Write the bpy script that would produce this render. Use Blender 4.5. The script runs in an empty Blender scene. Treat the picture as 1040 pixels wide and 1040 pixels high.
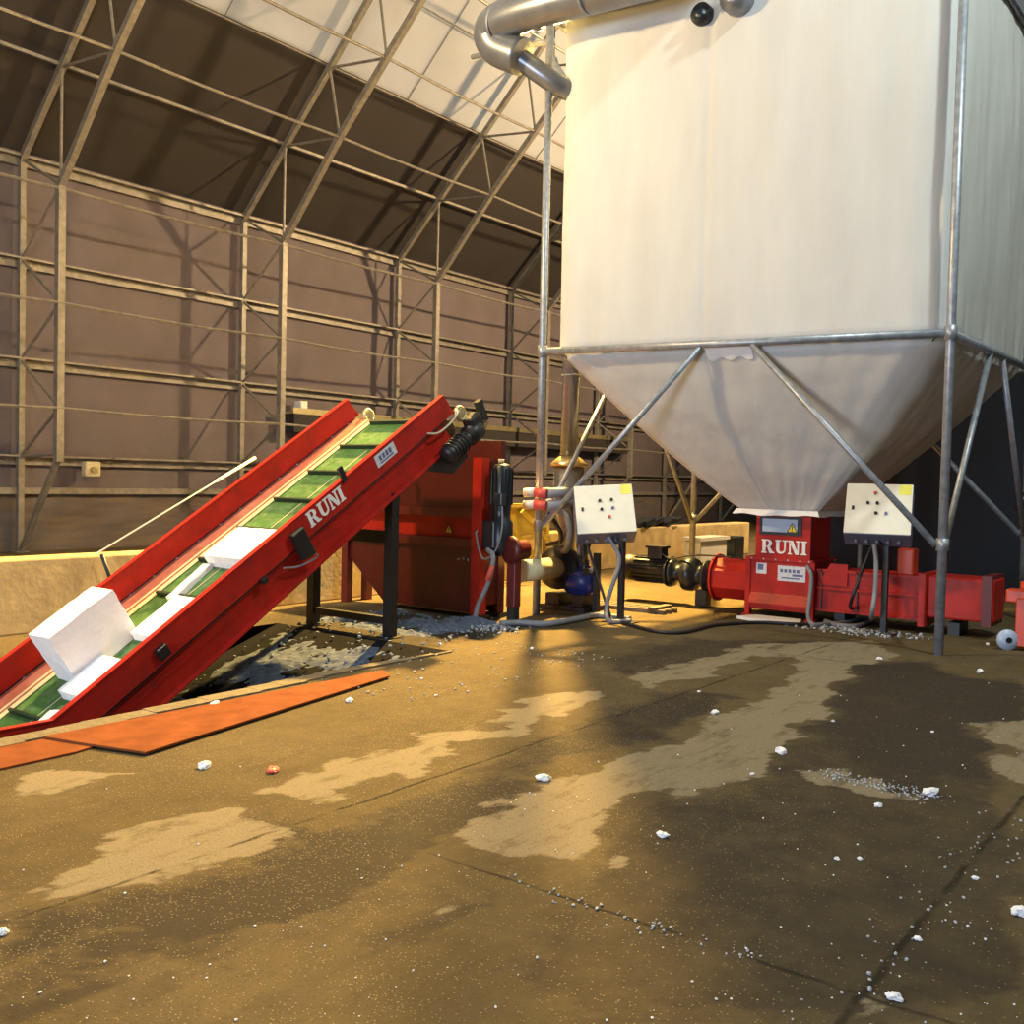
import bpy, bmesh, math, random
from mathutils import Vector, Matrix, noise
random.seed(7)
V = Vector
SC = bpy.context.scene
COL = SC.collection
# ------------------------------------------------------------------ camera geometry (1040 x 1040 frame)
FPX, EYE = 1020.0, 1.6
_p, _r, _y = math.radians(1.94), math.radians(1.37), math.radians(37.0)
_fw = V((0, math.cos(_p), -math.sin(_p))); _rt = V((1, 0, 0)); _up = _rt.cross(_fw)
_r2 = _rt*math.cos(_r) + _up*math.sin(_r); _u2 = -_rt*math.sin(_r) + _up*math.cos(_r)
_Z = Matrix.Rotation(_y, 3, 'Z')
RT, UP, FW = _Z @ _r2, _Z @ _u2, _Z @ _fw
CAM = V((0, 0, EYE))
def ray(u, v): return RT*((u-520)/FPX) + UP*((520-v)/FPX) + FW
def on(u, v, ax, val):
    d = ray(u, v); return CAM + d*((val-CAM[ax])/d[ax])
def G(u, v, z=0.0): return on(u, v, 2, z)
cd = bpy.data.cameras.new('camera'); cam = bpy.data.objects.new('camera', cd); COL.objects.link(cam)
cd.sensor_width = 36; cd.sensor_fit = 'HORIZONTAL'; cd.lens = FPX/1040*36; cd.clip_end = 300; cd.clip_start = .05
M4 = Matrix((RT, UP, -FW)).transposed().to_4x4(); M4.translation = CAM
cam.matrix_world = M4
SC.camera = cam

# ------------------------------------------------------------------ materials
def new_mat(name):
    m = bpy.data.materials.new(name); m.use_nodes = True
    nt = m.node_tree; b = nt.nodes['Principled BSDF']; return m, nt, b
def mat(name, col, rough=.5, metal=0.0, var=.12, scale=6.0, dirt=None, dirt_amt=.0, dirt_scale=3.0, bump=0.0, bscale=40., spec=.5, stretch=None, trans=0.0):
    m, nt, b = new_mat(name); N = nt.nodes; L = nt.links
    tc = N.new('ShaderNodeTexCoord'); src = tc.outputs['Object']
    if stretch:
        mp = N.new('ShaderNodeMapping'); mp.inputs['Scale'].default_value = stretch; L.new(src, mp.inputs['Vector']); src = mp.outputs[0]
    n = N.new('ShaderNodeTexNoise'); n.inputs['Scale'].default_value = scale; n.inputs['Detail'].default_value = 6
    L.new(src, n.inputs['Vector'])
    r = N.new('ShaderNodeValToRGB')
    c = col
    r.color_ramp.elements[0].position = .3; r.color_ramp.elements[1].position = .7
    r.color_ramp.elements[0].color = (c[0]*(1-var), c[1]*(1-var), c[2]*(1-var), 1)
    r.color_ramp.elements[1].color = (min(1, c[0]*(1+var)), min(1, c[1]*(1+var)), min(1, c[2]*(1+var)), 1)
    L.new(n.outputs['Fac'], r.inputs['Fac']); out = r.outputs['Color']
    if dirt:
        n2 = N.new('ShaderNodeTexNoise'); n2.inputs['Scale'].default_value = dirt_scale; n2.inputs['Detail'].default_value = 8; n2.inputs['Roughness'].default_value = .65
        L.new(src, n2.inputs['Vector'])
        r2 = N.new('ShaderNodeValToRGB'); r2.color_ramp.elements[0].position = .48; r2.color_ramp.elements[1].position = .66
        r2.color_ramp.elements[0].color = (0, 0, 0, 1); r2.color_ramp.elements[1].color = (dirt_amt,)*3+(1,)
        L.new(n2.outputs['Fac'], r2.inputs['Fac'])
        mx = N.new('ShaderNodeMixRGB'); mx.inputs['Color2'].default_value = tuple(dirt)+(1,)
        L.new(r2.outputs['Color'], mx.inputs['Fac']); L.new(out, mx.inputs['Color1']); out = mx.outputs['Color']
    L.new(out, b.inputs['Base Color'])
    b.inputs['Roughness'].default_value = rough; b.inputs['Metallic'].default_value = metal
    b.inputs['Specular IOR Level'].default_value = spec
    if bump:
        n3 = N.new('ShaderNodeTexNoise'); n3.inputs['Scale'].default_value = bscale; n3.inputs['Detail'].default_value = 5
        L.new(src, n3.inputs['Vector'])
        bp = N.new('ShaderNodeBump'); bp.inputs['Strength'].default_value = bump; bp.inputs['Distance'].default_value = .02
        L.new(n3.outputs['Fac'], bp.inputs['Height']); L.new(bp.outputs['Normal'], b.inputs['Normal'])
    if trans:
        t = N.new('ShaderNodeBsdfTranslucent'); L.new(out, t.inputs['Color'])
        ms = N.new('ShaderNodeMixShader'); ms.inputs[0].default_value = trans
        L.new(b.outputs[0], ms.inputs[1]); L.new(t.outputs[0], ms.inputs[2]); L.new(ms.outputs[0], N['Material Output'].inputs['Surface'])
    return m
M = {}
M['red'] = mat('red_paint', (.44, .020, .012), .42, spec=.22, var=.12, dirt=(.16, .02, .015), dirt_amt=.5, dirt_scale=4)
M['orange_red'] = mat('orange_red_paint', (.62, .06, .02), .4, var=.1, dirt=(.3, .05, .03), dirt_amt=.4)
M['shade_red'] = mat('shade_red_paint', (.085, .007, .007), .42, var=.12, dirt=(.10, .01, .01), dirt_amt=.4)  # red paint darkened to imitate the shade on the shredder
M['dusty_red'] = mat('dusty_red_skirt', (.40, .10, .06), .6, var=.15, dirt=(.45, .22, .14), dirt_amt=.5, dirt_scale=3)
M['pale_strip'] = mat('pale_yellow_strip', (.62, .52, .28), .6, var=.15)
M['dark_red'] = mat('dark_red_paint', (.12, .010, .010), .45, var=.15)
M['black'] = mat('black_steel', (.012, .012, .013), .45, var=.2)
M['rubber'] = mat('black_rubber', (.015, .015, .015), .7, var=.2)
M['motor'] = mat('motor_paint', (.012, .016, .022), .35, var=.2)
M['blue'] = mat('blue_paint', (.012, .025, .16), .4, var=.2)
M['galv'] = mat('galvanised_steel', (.33, .35, .39), .42, .45, var=.22, scale=14)
M['steel'] = mat('weathered_frame_steel', (.23, .205, .17), .5, .3, var=.2, scale=9, dirt=(.13, .11, .08), dirt_amt=.5)
M['duct'] = mat('duct_steel', (.21, .225, .26), .32, .5, var=.15, scale=5)
M['brass'] = mat('yellowed_galvanised_rim', (.65, .55, .30), .3, .8, var=.15)
M['green'] = mat('green_belt', (.045, .145, .028), .55, var=.3, scale=10, dirt=(.30, .34, .22), dirt_amt=.3, dirt_scale=14)
M['green_dark'] = mat('cleat_rubber', (.012, .03, .012), .6, var=.2)
M['foam'] = mat('white_foam', (.86, .86, .88), .75, var=.03, scale=30, bump=.25, bscale=180)
M['foam_dirty'] = mat('dusty_foam', (.42, .43, .46), .85, var=.2, scale=25, bump=.5, bscale=90)
M['foam_grey'] = mat('shade_grey_foam', (.22, .25, .32), .95, spec=.05, var=.3, scale=25)  # grey-blue tone puts the shade around the conveyor legs into the crumbs
M['crumb'] = mat('shade_foam_crumb', (.11, .13, .18), .95, spec=.05, var=.25, scale=20)  # foam darkened to blue-grey as if shaded, for heap and drift
M['cream'] = mat('cream_enamel', (.80, .77, .66), .4, var=.04)
M['cream_dirty'] = mat('cream_plastic', (.62, .55, .36), .5, var=.12, dirt=(.3, .24, .14), dirt_amt=.4)
M['grey_paint'] = mat('blue_grey_gland_plate', (.12, .14, .21), .5, var=.2, scale=30)
M['grey_hose'] = mat('grey_conduit', (.22, .22, .24), .5, var=.12)
M['cable'] = mat('black_cable', (.014, .013, .013), .5, var=.2)
M['white'] = mat('white_print', (.85, .84, .82), .5, var=.05)
M['sticker'] = mat('sticker', (.62, .64, .70), .5, var=.15, scale=40)
M['ink'] = mat('sticker_ink', (.10, .13, .28), .5, var=.2)
M['ink_red'] = mat('sticker_red', (.55, .08, .06), .5, var=.1)
M['yellow'] = mat('yellow_sign', (.80, .58, .03), .5, var=.05)
M['yellow_label'] = mat('yellow_label', (.82, .78, .12), .5, var=.08)
M['yellow_paint'] = mat('yellow_paint', (.36, .28, .05), .5, var=.2, dirt=(.25, .16, .04), dirt_amt=.5)
M['concrete'] = mat('rough_concrete', (.52, .38, .17), .9, var=.18, scale=4, dirt=(.30, .21, .10), dirt_amt=.5, dirt_scale=2.2, bump=.2, bscale=18)  # golden cast of warm lamp light mixed into the concrete colour
M['pit'] = mat('pit_concrete_shade', (.011, .011, .012), .95, spec=.05, var=.2, scale=4, bump=.4, bscale=25)  # near-black base colour stands in for the shade in the pit
M['kerb'] = mat('kerb_concrete', (.15, .12, .075), .9, var=.25, scale=12, dirt=(.14, .11, .08), dirt_amt=.6, dirt_scale=9, bump=.5, bscale=40)
M['plate'] = mat('rusty_orange_plate', (.205, .060, .020), .9, spec=.08, var=.25, scale=5, dirt=(.17, .05, .02), dirt_amt=.6, dirt_scale=4, bump=.15, bscale=60)
M['wood'] = mat('grey_timber', (.16, .12, .09), .8, var=.3, scale=8, stretch=(1, 12, 12))
M['glass_panel'] = mat('pale_blue_plate', (.40, .50, .66), .35, var=.08)
M['wrap'] = mat('white_tape', (.85, .85, .86), .4, var=.06)
M['red_rag'] = mat('red_cap', (.70, .10, .07), .5, var=.15)
M['wall'] = mat('mauve_wall_fabric', (.118, .092, .098), .75, var=.10, scale=1.2, dirt=(.095, .075, .073), dirt_amt=.6, dirt_scale=.7, bump=.15, bscale=3)
M['wall_low'] = mat('stained_lower_wall', (.10, .08, .075), .8, var=.25, scale=1.5, dirt=(.17, .12, .065), dirt_amt=.7, dirt_scale=1.1, stretch=(1, .6, 3))
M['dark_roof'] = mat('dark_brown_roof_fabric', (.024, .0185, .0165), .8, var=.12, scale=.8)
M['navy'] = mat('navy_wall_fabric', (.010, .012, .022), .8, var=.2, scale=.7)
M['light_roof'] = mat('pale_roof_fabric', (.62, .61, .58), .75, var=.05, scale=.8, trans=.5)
M['lens'], _nt, _b = new_mat('lamp_lens'); _b.inputs['Emission Color'].default_value = (1, .78, .35, 1); _b.inputs['Emission Strength'].default_value = 30

# ------------------------------------------------------------------ mesh builder
ORG = {}
class MB:
    def __init__(s): s.bm = bmesh.new()
    def box(s, lo, hi, R=None, piv=None, bev=0.0):
        lo, hi = V(lo), V(hi); c = (lo+hi)/2; d = hi-lo
        r = bmesh.ops.create_cube(s.bm, size=1.0); vs = r['verts']
        for v in vs: v.co = V((v.co.x*d.x, v.co.y*d.y, v.co.z*d.z)) + c
        if bev:
            es = list({e for v in vs for e in v.link_edges})
            rr = bmesh.ops.bevel(s.bm, geom=es, offset=bev, segments=2, affect='EDGES', profile=.5)
            vs = list({v for f in rr['faces'] for v in f.verts} | {v for v in vs if v.is_valid})
        if R is not None:
            p = V(piv) if piv is not None else c
            for v in vs: v.co = R @ (v.co-p) + p
        return s
    def obox(s, c, ax, ay, az, bev=0.0):
        """box by centre and three half-axis vectors"""
        r = bmesh.ops.create_cube(s.bm, size=2.0); vs = r['verts']
        c, ax, ay, az = V(c), V(ax), V(ay), V(az)
        if bev:
            # bevel in real size: scale first
            for v in vs: v.co = V((v.co.x*ax.length, v.co.y*ay.length, v.co.z*az.length))
            es = list({e for v in vs for e in v.link_edges})
            rr = bmesh.ops.bevel(s.bm, geom=es, offset=bev, segments=2, affect='EDGES', profile=.5)
            vs = list({v for f in rr['faces'] for v in f.verts} | {v for v in vs if v.is_valid})
            a, b, d = ax.normalized(), ay.normalized(), az.normalized()
            for v in vs: v.co = c + a*v.co.x + b*v.co.y + d*v.co.z
        else:
            for v in vs: v.co = c + ax*v.co.x + ay*v.co.y + az*v.co.z
        return s
    def tube(s, pts, r, n=10, cap=True, radii=None):
        pts = [V(p) for p in pts]; rings = []; nrm = None
        for i, p in enumerate(pts):
            if i == 0: t = pts[1]-p
            elif i == len(pts)-1: t = p-pts[i-1]
            else: t = (pts[i+1]-p).normalized() + (p-pts[i-1]).normalized()
            if t.length < 1e-9: t = V((0, 0, 1))
            t.normalize()
            if nrm is None:
                a = V((0, 0, 1)) if abs(t.z) < .9 else V((1, 0, 0)); nrm = t.cross(a).normalized()
            else:
                nrm = (nrm - t*nrm.dot(t)); nrm = nrm.normalized() if nrm.length > 1e-6 else t.orthogonal().normalized()
            b = t.cross(nrm); rr = radii[i] if radii else r
            rings.append([s.bm.verts.new(p + (nrm*math.cos(2*math.pi*k/n) + b*math.sin(2*math.pi*k/n))*rr) for k in range(n)])
        for i in range(len(rings)-1):
            for k in range(n):
                f = s.bm.faces.new((rings[i][k], rings[i][(k+1) % n], rings[i+1][(k+1) % n], rings[i+1][k])); f.smooth = n > 6
        if cap:
            s.bm.faces.new(rings[0][::-1]); s.bm.faces.new(rings[-1])
        return s
    def bar(s, a, b, w, h=None, up=(0, 0, 1)):
        a, b = V(a), V(b); h = h or w; t = (b-a).normalized(); u = V(up)
        if abs(t.dot(u)) > .95: u = V((0, 1, 0))
        x = t.cross(u).normalized(); y = x.cross(t)
        return s.obox((a+b)/2, x*w/2, y*h/2, (b-a)/2)
    def prism(s, poly, ext):
        """polygon of 3D points extruded by vector ext"""
        ext = V(ext); a = [s.bm.verts.new(V(p)) for p in poly]; b = [s.bm.verts.new(V(p)+ext) for p in poly]
        n = len(poly); s.bm.faces.new(a[::-1]); s.bm.faces.new(b)
        for i in range(n): s.bm.faces.new((a[i], a[(i+1) % n], b[(i+1) % n], b[i]))
        return s
    def ring(s, c, axis, R, r, n=16, m=8):
        c = V(c); ax = V(axis).normalized(); u = ax.orthogonal().normalized(); w = ax.cross(u)
        rows = []
        for i in range(n):
            a = 2*math.pi*i/n; d = u*math.cos(a)+w*math.sin(a)
            rows.append([s.bm.verts.new(c + d*(R+r*math.cos(2*math.pi*j/m)) + ax*r*math.sin(2*math.pi*j/m)) for j in range(m)])
        for i in range(n):
            for j in range(m):
                f = s.bm.faces.new((rows[i][j], rows[(i+1) % n][j], rows[(i+1) % n][(j+1) % m], rows[i][(j+1) % m])); f.smooth = True
        return s
    def build(s, name, m, parent=None, loc=None):
        bmesh.ops.recalc_face_normals(s.bm, faces=s.bm.faces[:])
        if parent is not None: org = ORG[parent.name]
        elif loc is not None: org = V(loc)
        else:
            xs = [v.co for v in s.bm.verts]
            org = V(((min(c.x for c in xs)+max(c.x for c in xs))/2, (min(c.y for c in xs)+max(c.y for c in xs))/2, min(c.z for c in xs)))
        for v in s.bm.verts: v.co -= org
        me = bpy.data.meshes.new(name); s.bm.to_mesh(me); s.bm.free()
        me.materials.append(M[m] if isinstance(m, str) else m)
        o = bpy.data.objects.new(name, me); COL.objects.link(o)
        if parent is not None: o.parent = parent
        else: o.location = org
        ORG[o.name] = org
        return o
def tag(o, label=None, cat=None, group=None, kind=None):
    if label: o['label'] = label
    if cat: o['category'] = cat
    if group: o['group'] = group
    if kind: o['kind'] = kind
    return o
def thing(name, loc, label, cat, group=None):
    o = bpy.data.objects.new(name, None); COL.objects.link(o); o.location = loc; o.empty_display_size = .1
    ORG[o.name] = V(loc); return tag(o, label, cat, group)
def smooth_path(pts, n=8):
    pts = [V(p) for p in pts]; out = []
    P = [pts[0]*2-pts[1]] + pts + [pts[-1]*2-pts[-2]]
    for i in range(1, len(P)-2):
        for k in range(n):
            t = k/n; a, b, c, d = P[i-1], P[i], P[i+1], P[i+2]
            out.append(.5*((2*b)+(c-a)*t+(2*a-5*b+4*c-d)*t*t+(3*b-a-3*c+d)*t**3))
    out.append(pts[-1]); return out
def lathe(mb, c, axis, prof, n=20):
    """prof: (radius, distance along axis)"""
    c = V(c); ax = V(axis).normalized()
    mb.tube([c+ax*d for r, d in prof], 1, n, True, [r for r, d in prof])
    return mb

# ------------------------------------------------------------------ lettering: slab-serif capitals, unit height, built from strokes
def glyph(ch):
    B = []   # list of 2D polygons
    def rc(x0, y0, x1, y1): B.append([(x0, y0), (x1, y0), (x1, y1), (x0, y1)])
    st, sf = .24, .10
    if ch == 'I':
        rc(.10, 0, .10+st, 1); rc(0, 0, .44, sf); rc(0, 1-sf, .44, 1); return B, .44
    if ch == 'N':
        rc(.08, 0, .20, 1); rc(.68, 0, .80, 1); rc(0, 0, .30, sf); rc(0, 1-sf, .25, 1); rc(.58, 1-sf, .90, 1)
        B.append([(.06, 1), (.34, 1), (.80, 0), (.56, 0)]); return B, .90
    if ch == 'U':
        rc(0, 1-sf, .44, 1); rc(.56, 1-sf, .92, 1); rc(.08, .3, .08+st, 1); rc(.68, .3, .80, 1)
        n = 10
        for i in range(n):
            a0, a1 = math.pi+math.pi*i/n, math.pi+math.pi*(i+1)/n
            cx, cy = .44, .34
            def o(a): return (cx+.36*math.cos(a), cy+.34*math.sin(a))
            def q(a): return (cx+.02+(.14 if math.cos(a) < 0 else .22)*math.cos(a), cy+.20*math.sin(a))
            B.append([o(a0), o(a1), q(a1), q(a0)])
        return B, .92
    if ch == 'R':
        rc(.08, 0, .08+st, 1); rc(0, 0, .42, sf); rc(0, 1-sf, .45, 1); rc(.3, .45, .5, .55); rc(.3, .9, .5, 1)
        n = 8
        for i in range(n):
            a0, a1 = -math.pi/2+math.pi*i/n, -math.pi/2+math.pi*(i+1)/n
            def o(a): return (.46+.34*math.cos(a), .725+.275*math.sin(a))
            def q(a): return (.46+.10*math.cos(a), .725+.175*math.sin(a))
            B.append([o(a0), o(a1), q(a1), q(a0)])
        B.append([(.40, .5), (.62, .5), (.86, sf), (.62, 0)]); rc(.62, 0, .98, sf); return B, .98
def lettering(mb, text, o, xd, yd, h, gap=.07, th=.006):
    """text on the plane at o, running along xd with letter tops along yd; returns width"""
    o, xd, yd = V(o), V(xd).normalized(), V(yd).normalized(); nd = xd.cross(yd)
    x = 0; k = 0
    for ch in text:
        polys, w = glyph(ch)
        for p in polys:
            k += 1
            mb.prism([o + xd*(x+a)*h + yd*b*h + nd*(.0003*(k % 5)) for a, b in p], nd*th)
        x += w+gap
    return (x-gap)*h

# ------------------------------------------------------------------ setting: floor with stains and joints
def poly_world(px): return [(G(u, v).x, G(u, v).y) for u, v in px]
def inside(x, y, P):
    c = False; n = len(P); j = n-1
    for i in range(n):
        xi, yi = P[i]; xj, yj = P[j]
        if (yi > y) != (yj > y) and x < (xj-xi)*(y-yi)/(yj-yi)+xi: c = not c
        j = i
    return c
PALE = [poly_world(p) for p in [
    [(478, 852), (515, 812), (560, 798), (610, 778), (650, 758), (700, 742), (730, 722), (790, 703), (815, 668), (760, 668), (700, 690), (640, 700), (640, 685), (760, 655), (872, 650), (905, 664), (850, 690), (855, 706), (800, 756), (735, 798), (650, 812), (610, 850), (560, 872), (500, 876)],
    [(545, 705), (612, 700), (590, 718), (545, 732), (520, 748), (455, 758), (430, 780), (375, 796), (310, 812), (250, 808), (300, 790), (385, 770), (425, 745), (505, 738)],
    [(35, 908), (85, 892), (100, 868), (150, 848), (205, 828), (262, 828), (300, 845), (270, 862), (215, 882), (170, 890), (100, 902)],
    [(825, 782), (868, 780), (905, 788), (950, 806), (935, 812), (890, 806), (850, 796)],
    [(995, 735), (1045, 730), (1060, 800), (1010, 790), (1000, 775), (1025, 765), (1010, 750)],
    [(455, 900), (482, 898), (478, 908), (456, 910)],
    [(600, 870), (640, 858), (650, 880), (610, 885)],
    [(880, 1015), (900, 1005), (905, 1030), (880, 1035)],
    [(90, 800), (120, 790), (60, 785), (0, 800), (0, 812), (60, 806)]]]
WET_SHADE = [poly_world(p) for p in [
    [(860, 690), (870, 674), (930, 668), (985, 690), (1045, 688), (1045, 735), (1000, 738), (1010, 775), (960, 800), (900, 790), (860, 760), (840, 745)],
    [(0, 940), (80, 918), (150, 900), (240, 885), (330, 850), (400, 826), (470, 800), (545, 785), (565, 812), (470, 850), (400, 885), (330, 915), (290, 945), (230, 965), (140, 962), (0, 985)],
    [(330, 960), (400, 925), (500, 885), (530, 905), (470, 940), (400, 975)],
    [(240, 850), (290, 832), (345, 838), (330, 856), (260, 868)],
    [(-20, 1045), (-20, 1010), (50, 990), (150, 962), (170, 985), (70, 1045)],
    [(620, 715), (700, 700), (745, 705), (700, 735), (640, 752), (560, 778), (430, 800), (520, 770)],
    [(610, 665), (700, 648), (860, 650), (800, 660), (700, 680), (620, 690)],
    [(660, 812), (740, 800), (800, 760), (860, 700), (1000, 800), (1045, 900), (1045, 1045), (640, 1045), (560, 990), (600, 880)]]] + [[(-8.9, 6.9), (-6.2, 6.9), (-6.25, 7.8), (-6.9, 8.9), (-7.6, 9.6), (-8.9, 9.4)]]  # last polygon paints the shade under the conveyor into the floor
WET_SHADE_V = [1, .95, .7, .9, .85, .9, .8, .7, 1]
def fbm(x, y, s, o=4): return noise.fractal(V((x*s, y*s, 3.7)), .9, 2.0, o)
PIT = (-8.35, -5.90, -3.0, 7.0)
def frange(a, b, st):
    n = max(1, round((b-a)/st)); return [a+(b-a)*i/n for i in range(n)]
def floor_mesh():
    xs = frange(-18.7, -9.6, .7)+frange(-9.6, PIT[0], .25)+frange(PIT[0], PIT[1], .116)+frange(PIT[1], -2.2, .034)+frange(-2.2, -.2, .03)+frange(-.2, 12.3, 1.2)+[12.3]
    ys = frange(-10, PIT[2], 1.0)+frange(PIT[2], 1.2, .3)+frange(1.2, 7.0, .034)+frange(7.0, 13.5, .06)+frange(13.5, 45, 1.2)+[45.]
    nx = len(xs); bm = bmesh.new(); vs = []
    lay = bm.verts.layers.float_color.new('stain')
    jit = [(-.02, .01), (.015, -.02), (.01, .02)]
    for y in ys:
        for x in xs:
            v = bm.verts.new((x, y, 0)); vs.append(v)
            dry = wet = 0.0
            if -9 < x < .5 and .8 < y < 13.6:
                wx = x+.16*fbm(x, y, 2.2, 5)+.05*fbm(x+9, y, 7, 3); wy = y+.20*fbm(x+31, y+7, 2.2, 5)+.06*fbm(x, y+9, 7, 3)
                for jx, jy in jit:
                    if any(inside(wx+jx, wy+jy, P) for P in PALE): dry += 1/3
                    best = 0
                    for P, k in zip(WET_SHADE, WET_SHADE_V):
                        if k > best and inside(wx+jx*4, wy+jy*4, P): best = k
                    wet += best/3  # wet patches plus the painted shade under the conveyor
            fine = .5+.5*fbm(x, y, 4.5, 5)
            v[lay] = (dry*(1-.25*max(0, min(1, fine*1.4-.3))), wet, max(0, min(1, fine)), 1)
    for j in range(len(ys)-1):
        for i in range(nx-1):
            cx, cy = (xs[i]+xs[i+1])/2, (ys[j]+ys[j+1])/2
            if PIT[0] < cx < PIT[1] and PIT[2] < cy < PIT[3]: continue
            bm.faces.new((vs[j*nx+i], vs[j*nx+i+1], vs[(j+1)*nx+i+1], vs[(j+1)*nx+i]))
    bmesh.ops.delete(bm, geom=[v for v in bm.verts if not v.link_faces], context='VERTS')
    me = bpy.data.meshes.new('floor'); bm.to_mesh(me); bm.free(); return me
def floor_material():
    m, nt, b = new_mat('worn_concrete_floor'); N, L = nt.nodes, nt.links
    tc = N.new('ShaderNodeTexCoord'); P = tc.outputs['Object']
    at = N.new('ShaderNodeAttribute'); at.attribute_name = 'stain'
    sp = N.new('ShaderNodeSeparateColor'); L.new(at.outputs['Color'], sp.inputs[0])
    def nz(scale, det=6, rough=.6, vec=P):
        n = N.new('ShaderNodeTexNoise'); n.inputs['Scale'].default_value = scale; n.inputs['Detail'].default_value = det; n.inputs['Roughness'].default_value = rough
        L.new(vec, n.inputs['Vector']); return n.outputs['Fac']
    def mr(v, a, bb, c=0., d=1.):
        n = N.new('ShaderNodeMapRange'); n.inputs[1].default_value = a; n.inputs[2].default_value = bb; n.inputs[3].default_value = c; n.inputs[4].default_value = d
        L.new(v, n.inputs[0]); return n.outputs[0]
    def mth(op, a, bb=None):
        n = N.new('ShaderNodeMath'); n.operation = op
        for i, q in enumerate((a, bb)):
            if q is None: continue
            if isinstance(q, (int, float)): n.inputs[i].default_value = q
            else: L.new(q, n.inputs[i])
        return n.outputs[0]
    def mix(fac, c1, c2):
        n = N.new('ShaderNodeMixRGB')
        for i, q in ((0, fac), (1, c1), (2, c2)):
            if isinstance(q, tuple): n.inputs[i].default_value = q+(1,)
            elif isinstance(q, (int, float)): n.inputs[i].default_value = q
            else: L.new(q, n.inputs[i])
        return n.outputs[0]
    base = mix(mr(nz(.9, 8), .3, .7), (.092, .069, .033), (.140, .106, .056))
    base = mix(mth('MULTIPLY', mr(nz(5., 10, .7), .42, .72), .6), base, (.072, .054, .036))
    wet_shade_f = mr(mth('ADD', sp.outputs[1], mth('MULTIPLY', mth('SUBTRACT', nz(3.2, 9, .7), .5), 1.3)), .2, .95)
    mpS = N.new('ShaderNodeMapping'); mpS.inputs['Scale'].default_value = (5.5, 1.1, 1); L.new(P, mpS.inputs[0]); stk = nz(1.6, 9, .72, mpS.outputs[0])
    base = mix(mth('MULTIPLY', mr(stk, .5, .72), .45), base, (.055, .040, .022))
    base = mix(mth('MULTIPLY', wet_shade_f, .88), base, (.036, .030, .024))
    dryf = mr(mth('ADD', mth('ADD', sp.outputs[0], mth('MULTIPLY', mth('SUBTRACT', stk, .5), 2.3)), mth('MULTIPLY', mth('SUBTRACT', nz(7, 9, .75), .5), 1.0)), .38, .85)
    base = mix(mth('MULTIPLY', dryf, .85), base, (.250, .208, .142))
    # joints along Y (x = const) and across
    sx = N.new('ShaderNodeSeparateXYZ'); L.new(P, sx.inputs[0])
    wob = mth('MULTIPLY', mth('SUBTRACT', nz(5, 4), .5), .05)
    jt = None
    for ax, val, w in ((0, -.96, .014), (0, -3.48, .010), (1, 3.17, .010), (1, 9.1, .010)):
        d = mth('ABSOLUTE', mth('ADD', mth('SUBTRACT', sx.outputs[ax], val), wob))
        k = mr(d, w*.4, w*1.5, 1, 0)
        if ax == 1 and val < 5: k = mth('MULTIPLY', k, mr(sx.outputs[0], -2.9, -2.4))
        jt = k if jt is None else mth('MAXIMUM', jt, k)
    jt = mth('MULTIPLY', jt, mr(nz(3.1, 4), .38, .52))
    base = mix(mth('MULTIPLY', jt, .8), base, (.02, .017, .013))
    # grit: pale grains lying in patches
    vo = N.new('ShaderNodeTexVoronoi'); vo.inputs['Scale'].default_value = 95; L.new(P, vo.inputs['Vector'])
    dn = mth('MULTIPLY', mr(nz(1.3, 6), .40, .60), mr(mth('ADD', sx.outputs[0], mth('MULTIPLY', sx.outputs[1], .45)), .6, -1.3))
    rnd = N.new('ShaderNodeSeparateColor'); L.new(vo.outputs['Color'], rnd.inputs[0])
    pick = mth('GREATER_THAN', mth('ADD', rnd.outputs[0], mth('MULTIPLY', dn, .40)), .955)
    gr = mth('MULTIPLY', mr(vo.outputs['Distance'], .18, .40, 1, 0), pick)
    base = mix(mth('MULTIPLY', gr, .75), base, (.36, .29, .17))
    vo2 = N.new('ShaderNodeTexVoronoi'); vo2.inputs['Scale'].default_value = 110; L.new(P, vo2.inputs['Vector'])
    r2 = N.new('ShaderNodeSeparateColor'); L.new(vo2.outputs['Color'], r2.inputs[0])
    dk = mth('MULTIPLY', mth('GREATER_THAN', r2.outputs[1], .72), mr(vo2.outputs['Distance'], .2, .5, 1, 0))
    base = mix(mth('MULTIPLY', dk, .55), base, (.05, .038, .024))
    L.new(base, b.inputs['Base Color'])
    ro = mth('SUBTRACT', .95, mth('MULTIPLY', wet_shade_f, .08)); b.inputs['Specular IOR Level'].default_value = .10; ro = mth('ADD', ro, mth('MULTIPLY', dryf, .15))
    L.new(ro, b.inputs['Roughness'])
    bp = N.new('ShaderNodeBump'); bp.inputs['Strength'].default_value = .55; bp.inputs['Distance'].default_value = .012
    hgt = mth('ADD', mth('ADD', nz(45, 6, .7), mth('MULTIPLY', gr, .9)), mth('MULTIPLY', jt, -1.2))
    L.new(hgt, bp.inputs['Height']); L.new(bp.outputs['Normal'], b.inputs['Normal'])
    return m
fme = floor_mesh(); fme.materials.append(floor_material())
fo = bpy.data.objects.new('floor', fme); COL.objects.link(fo); tag(fo, 'brown stained concrete floor of the hall', 'floor', kind='structure')

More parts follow.
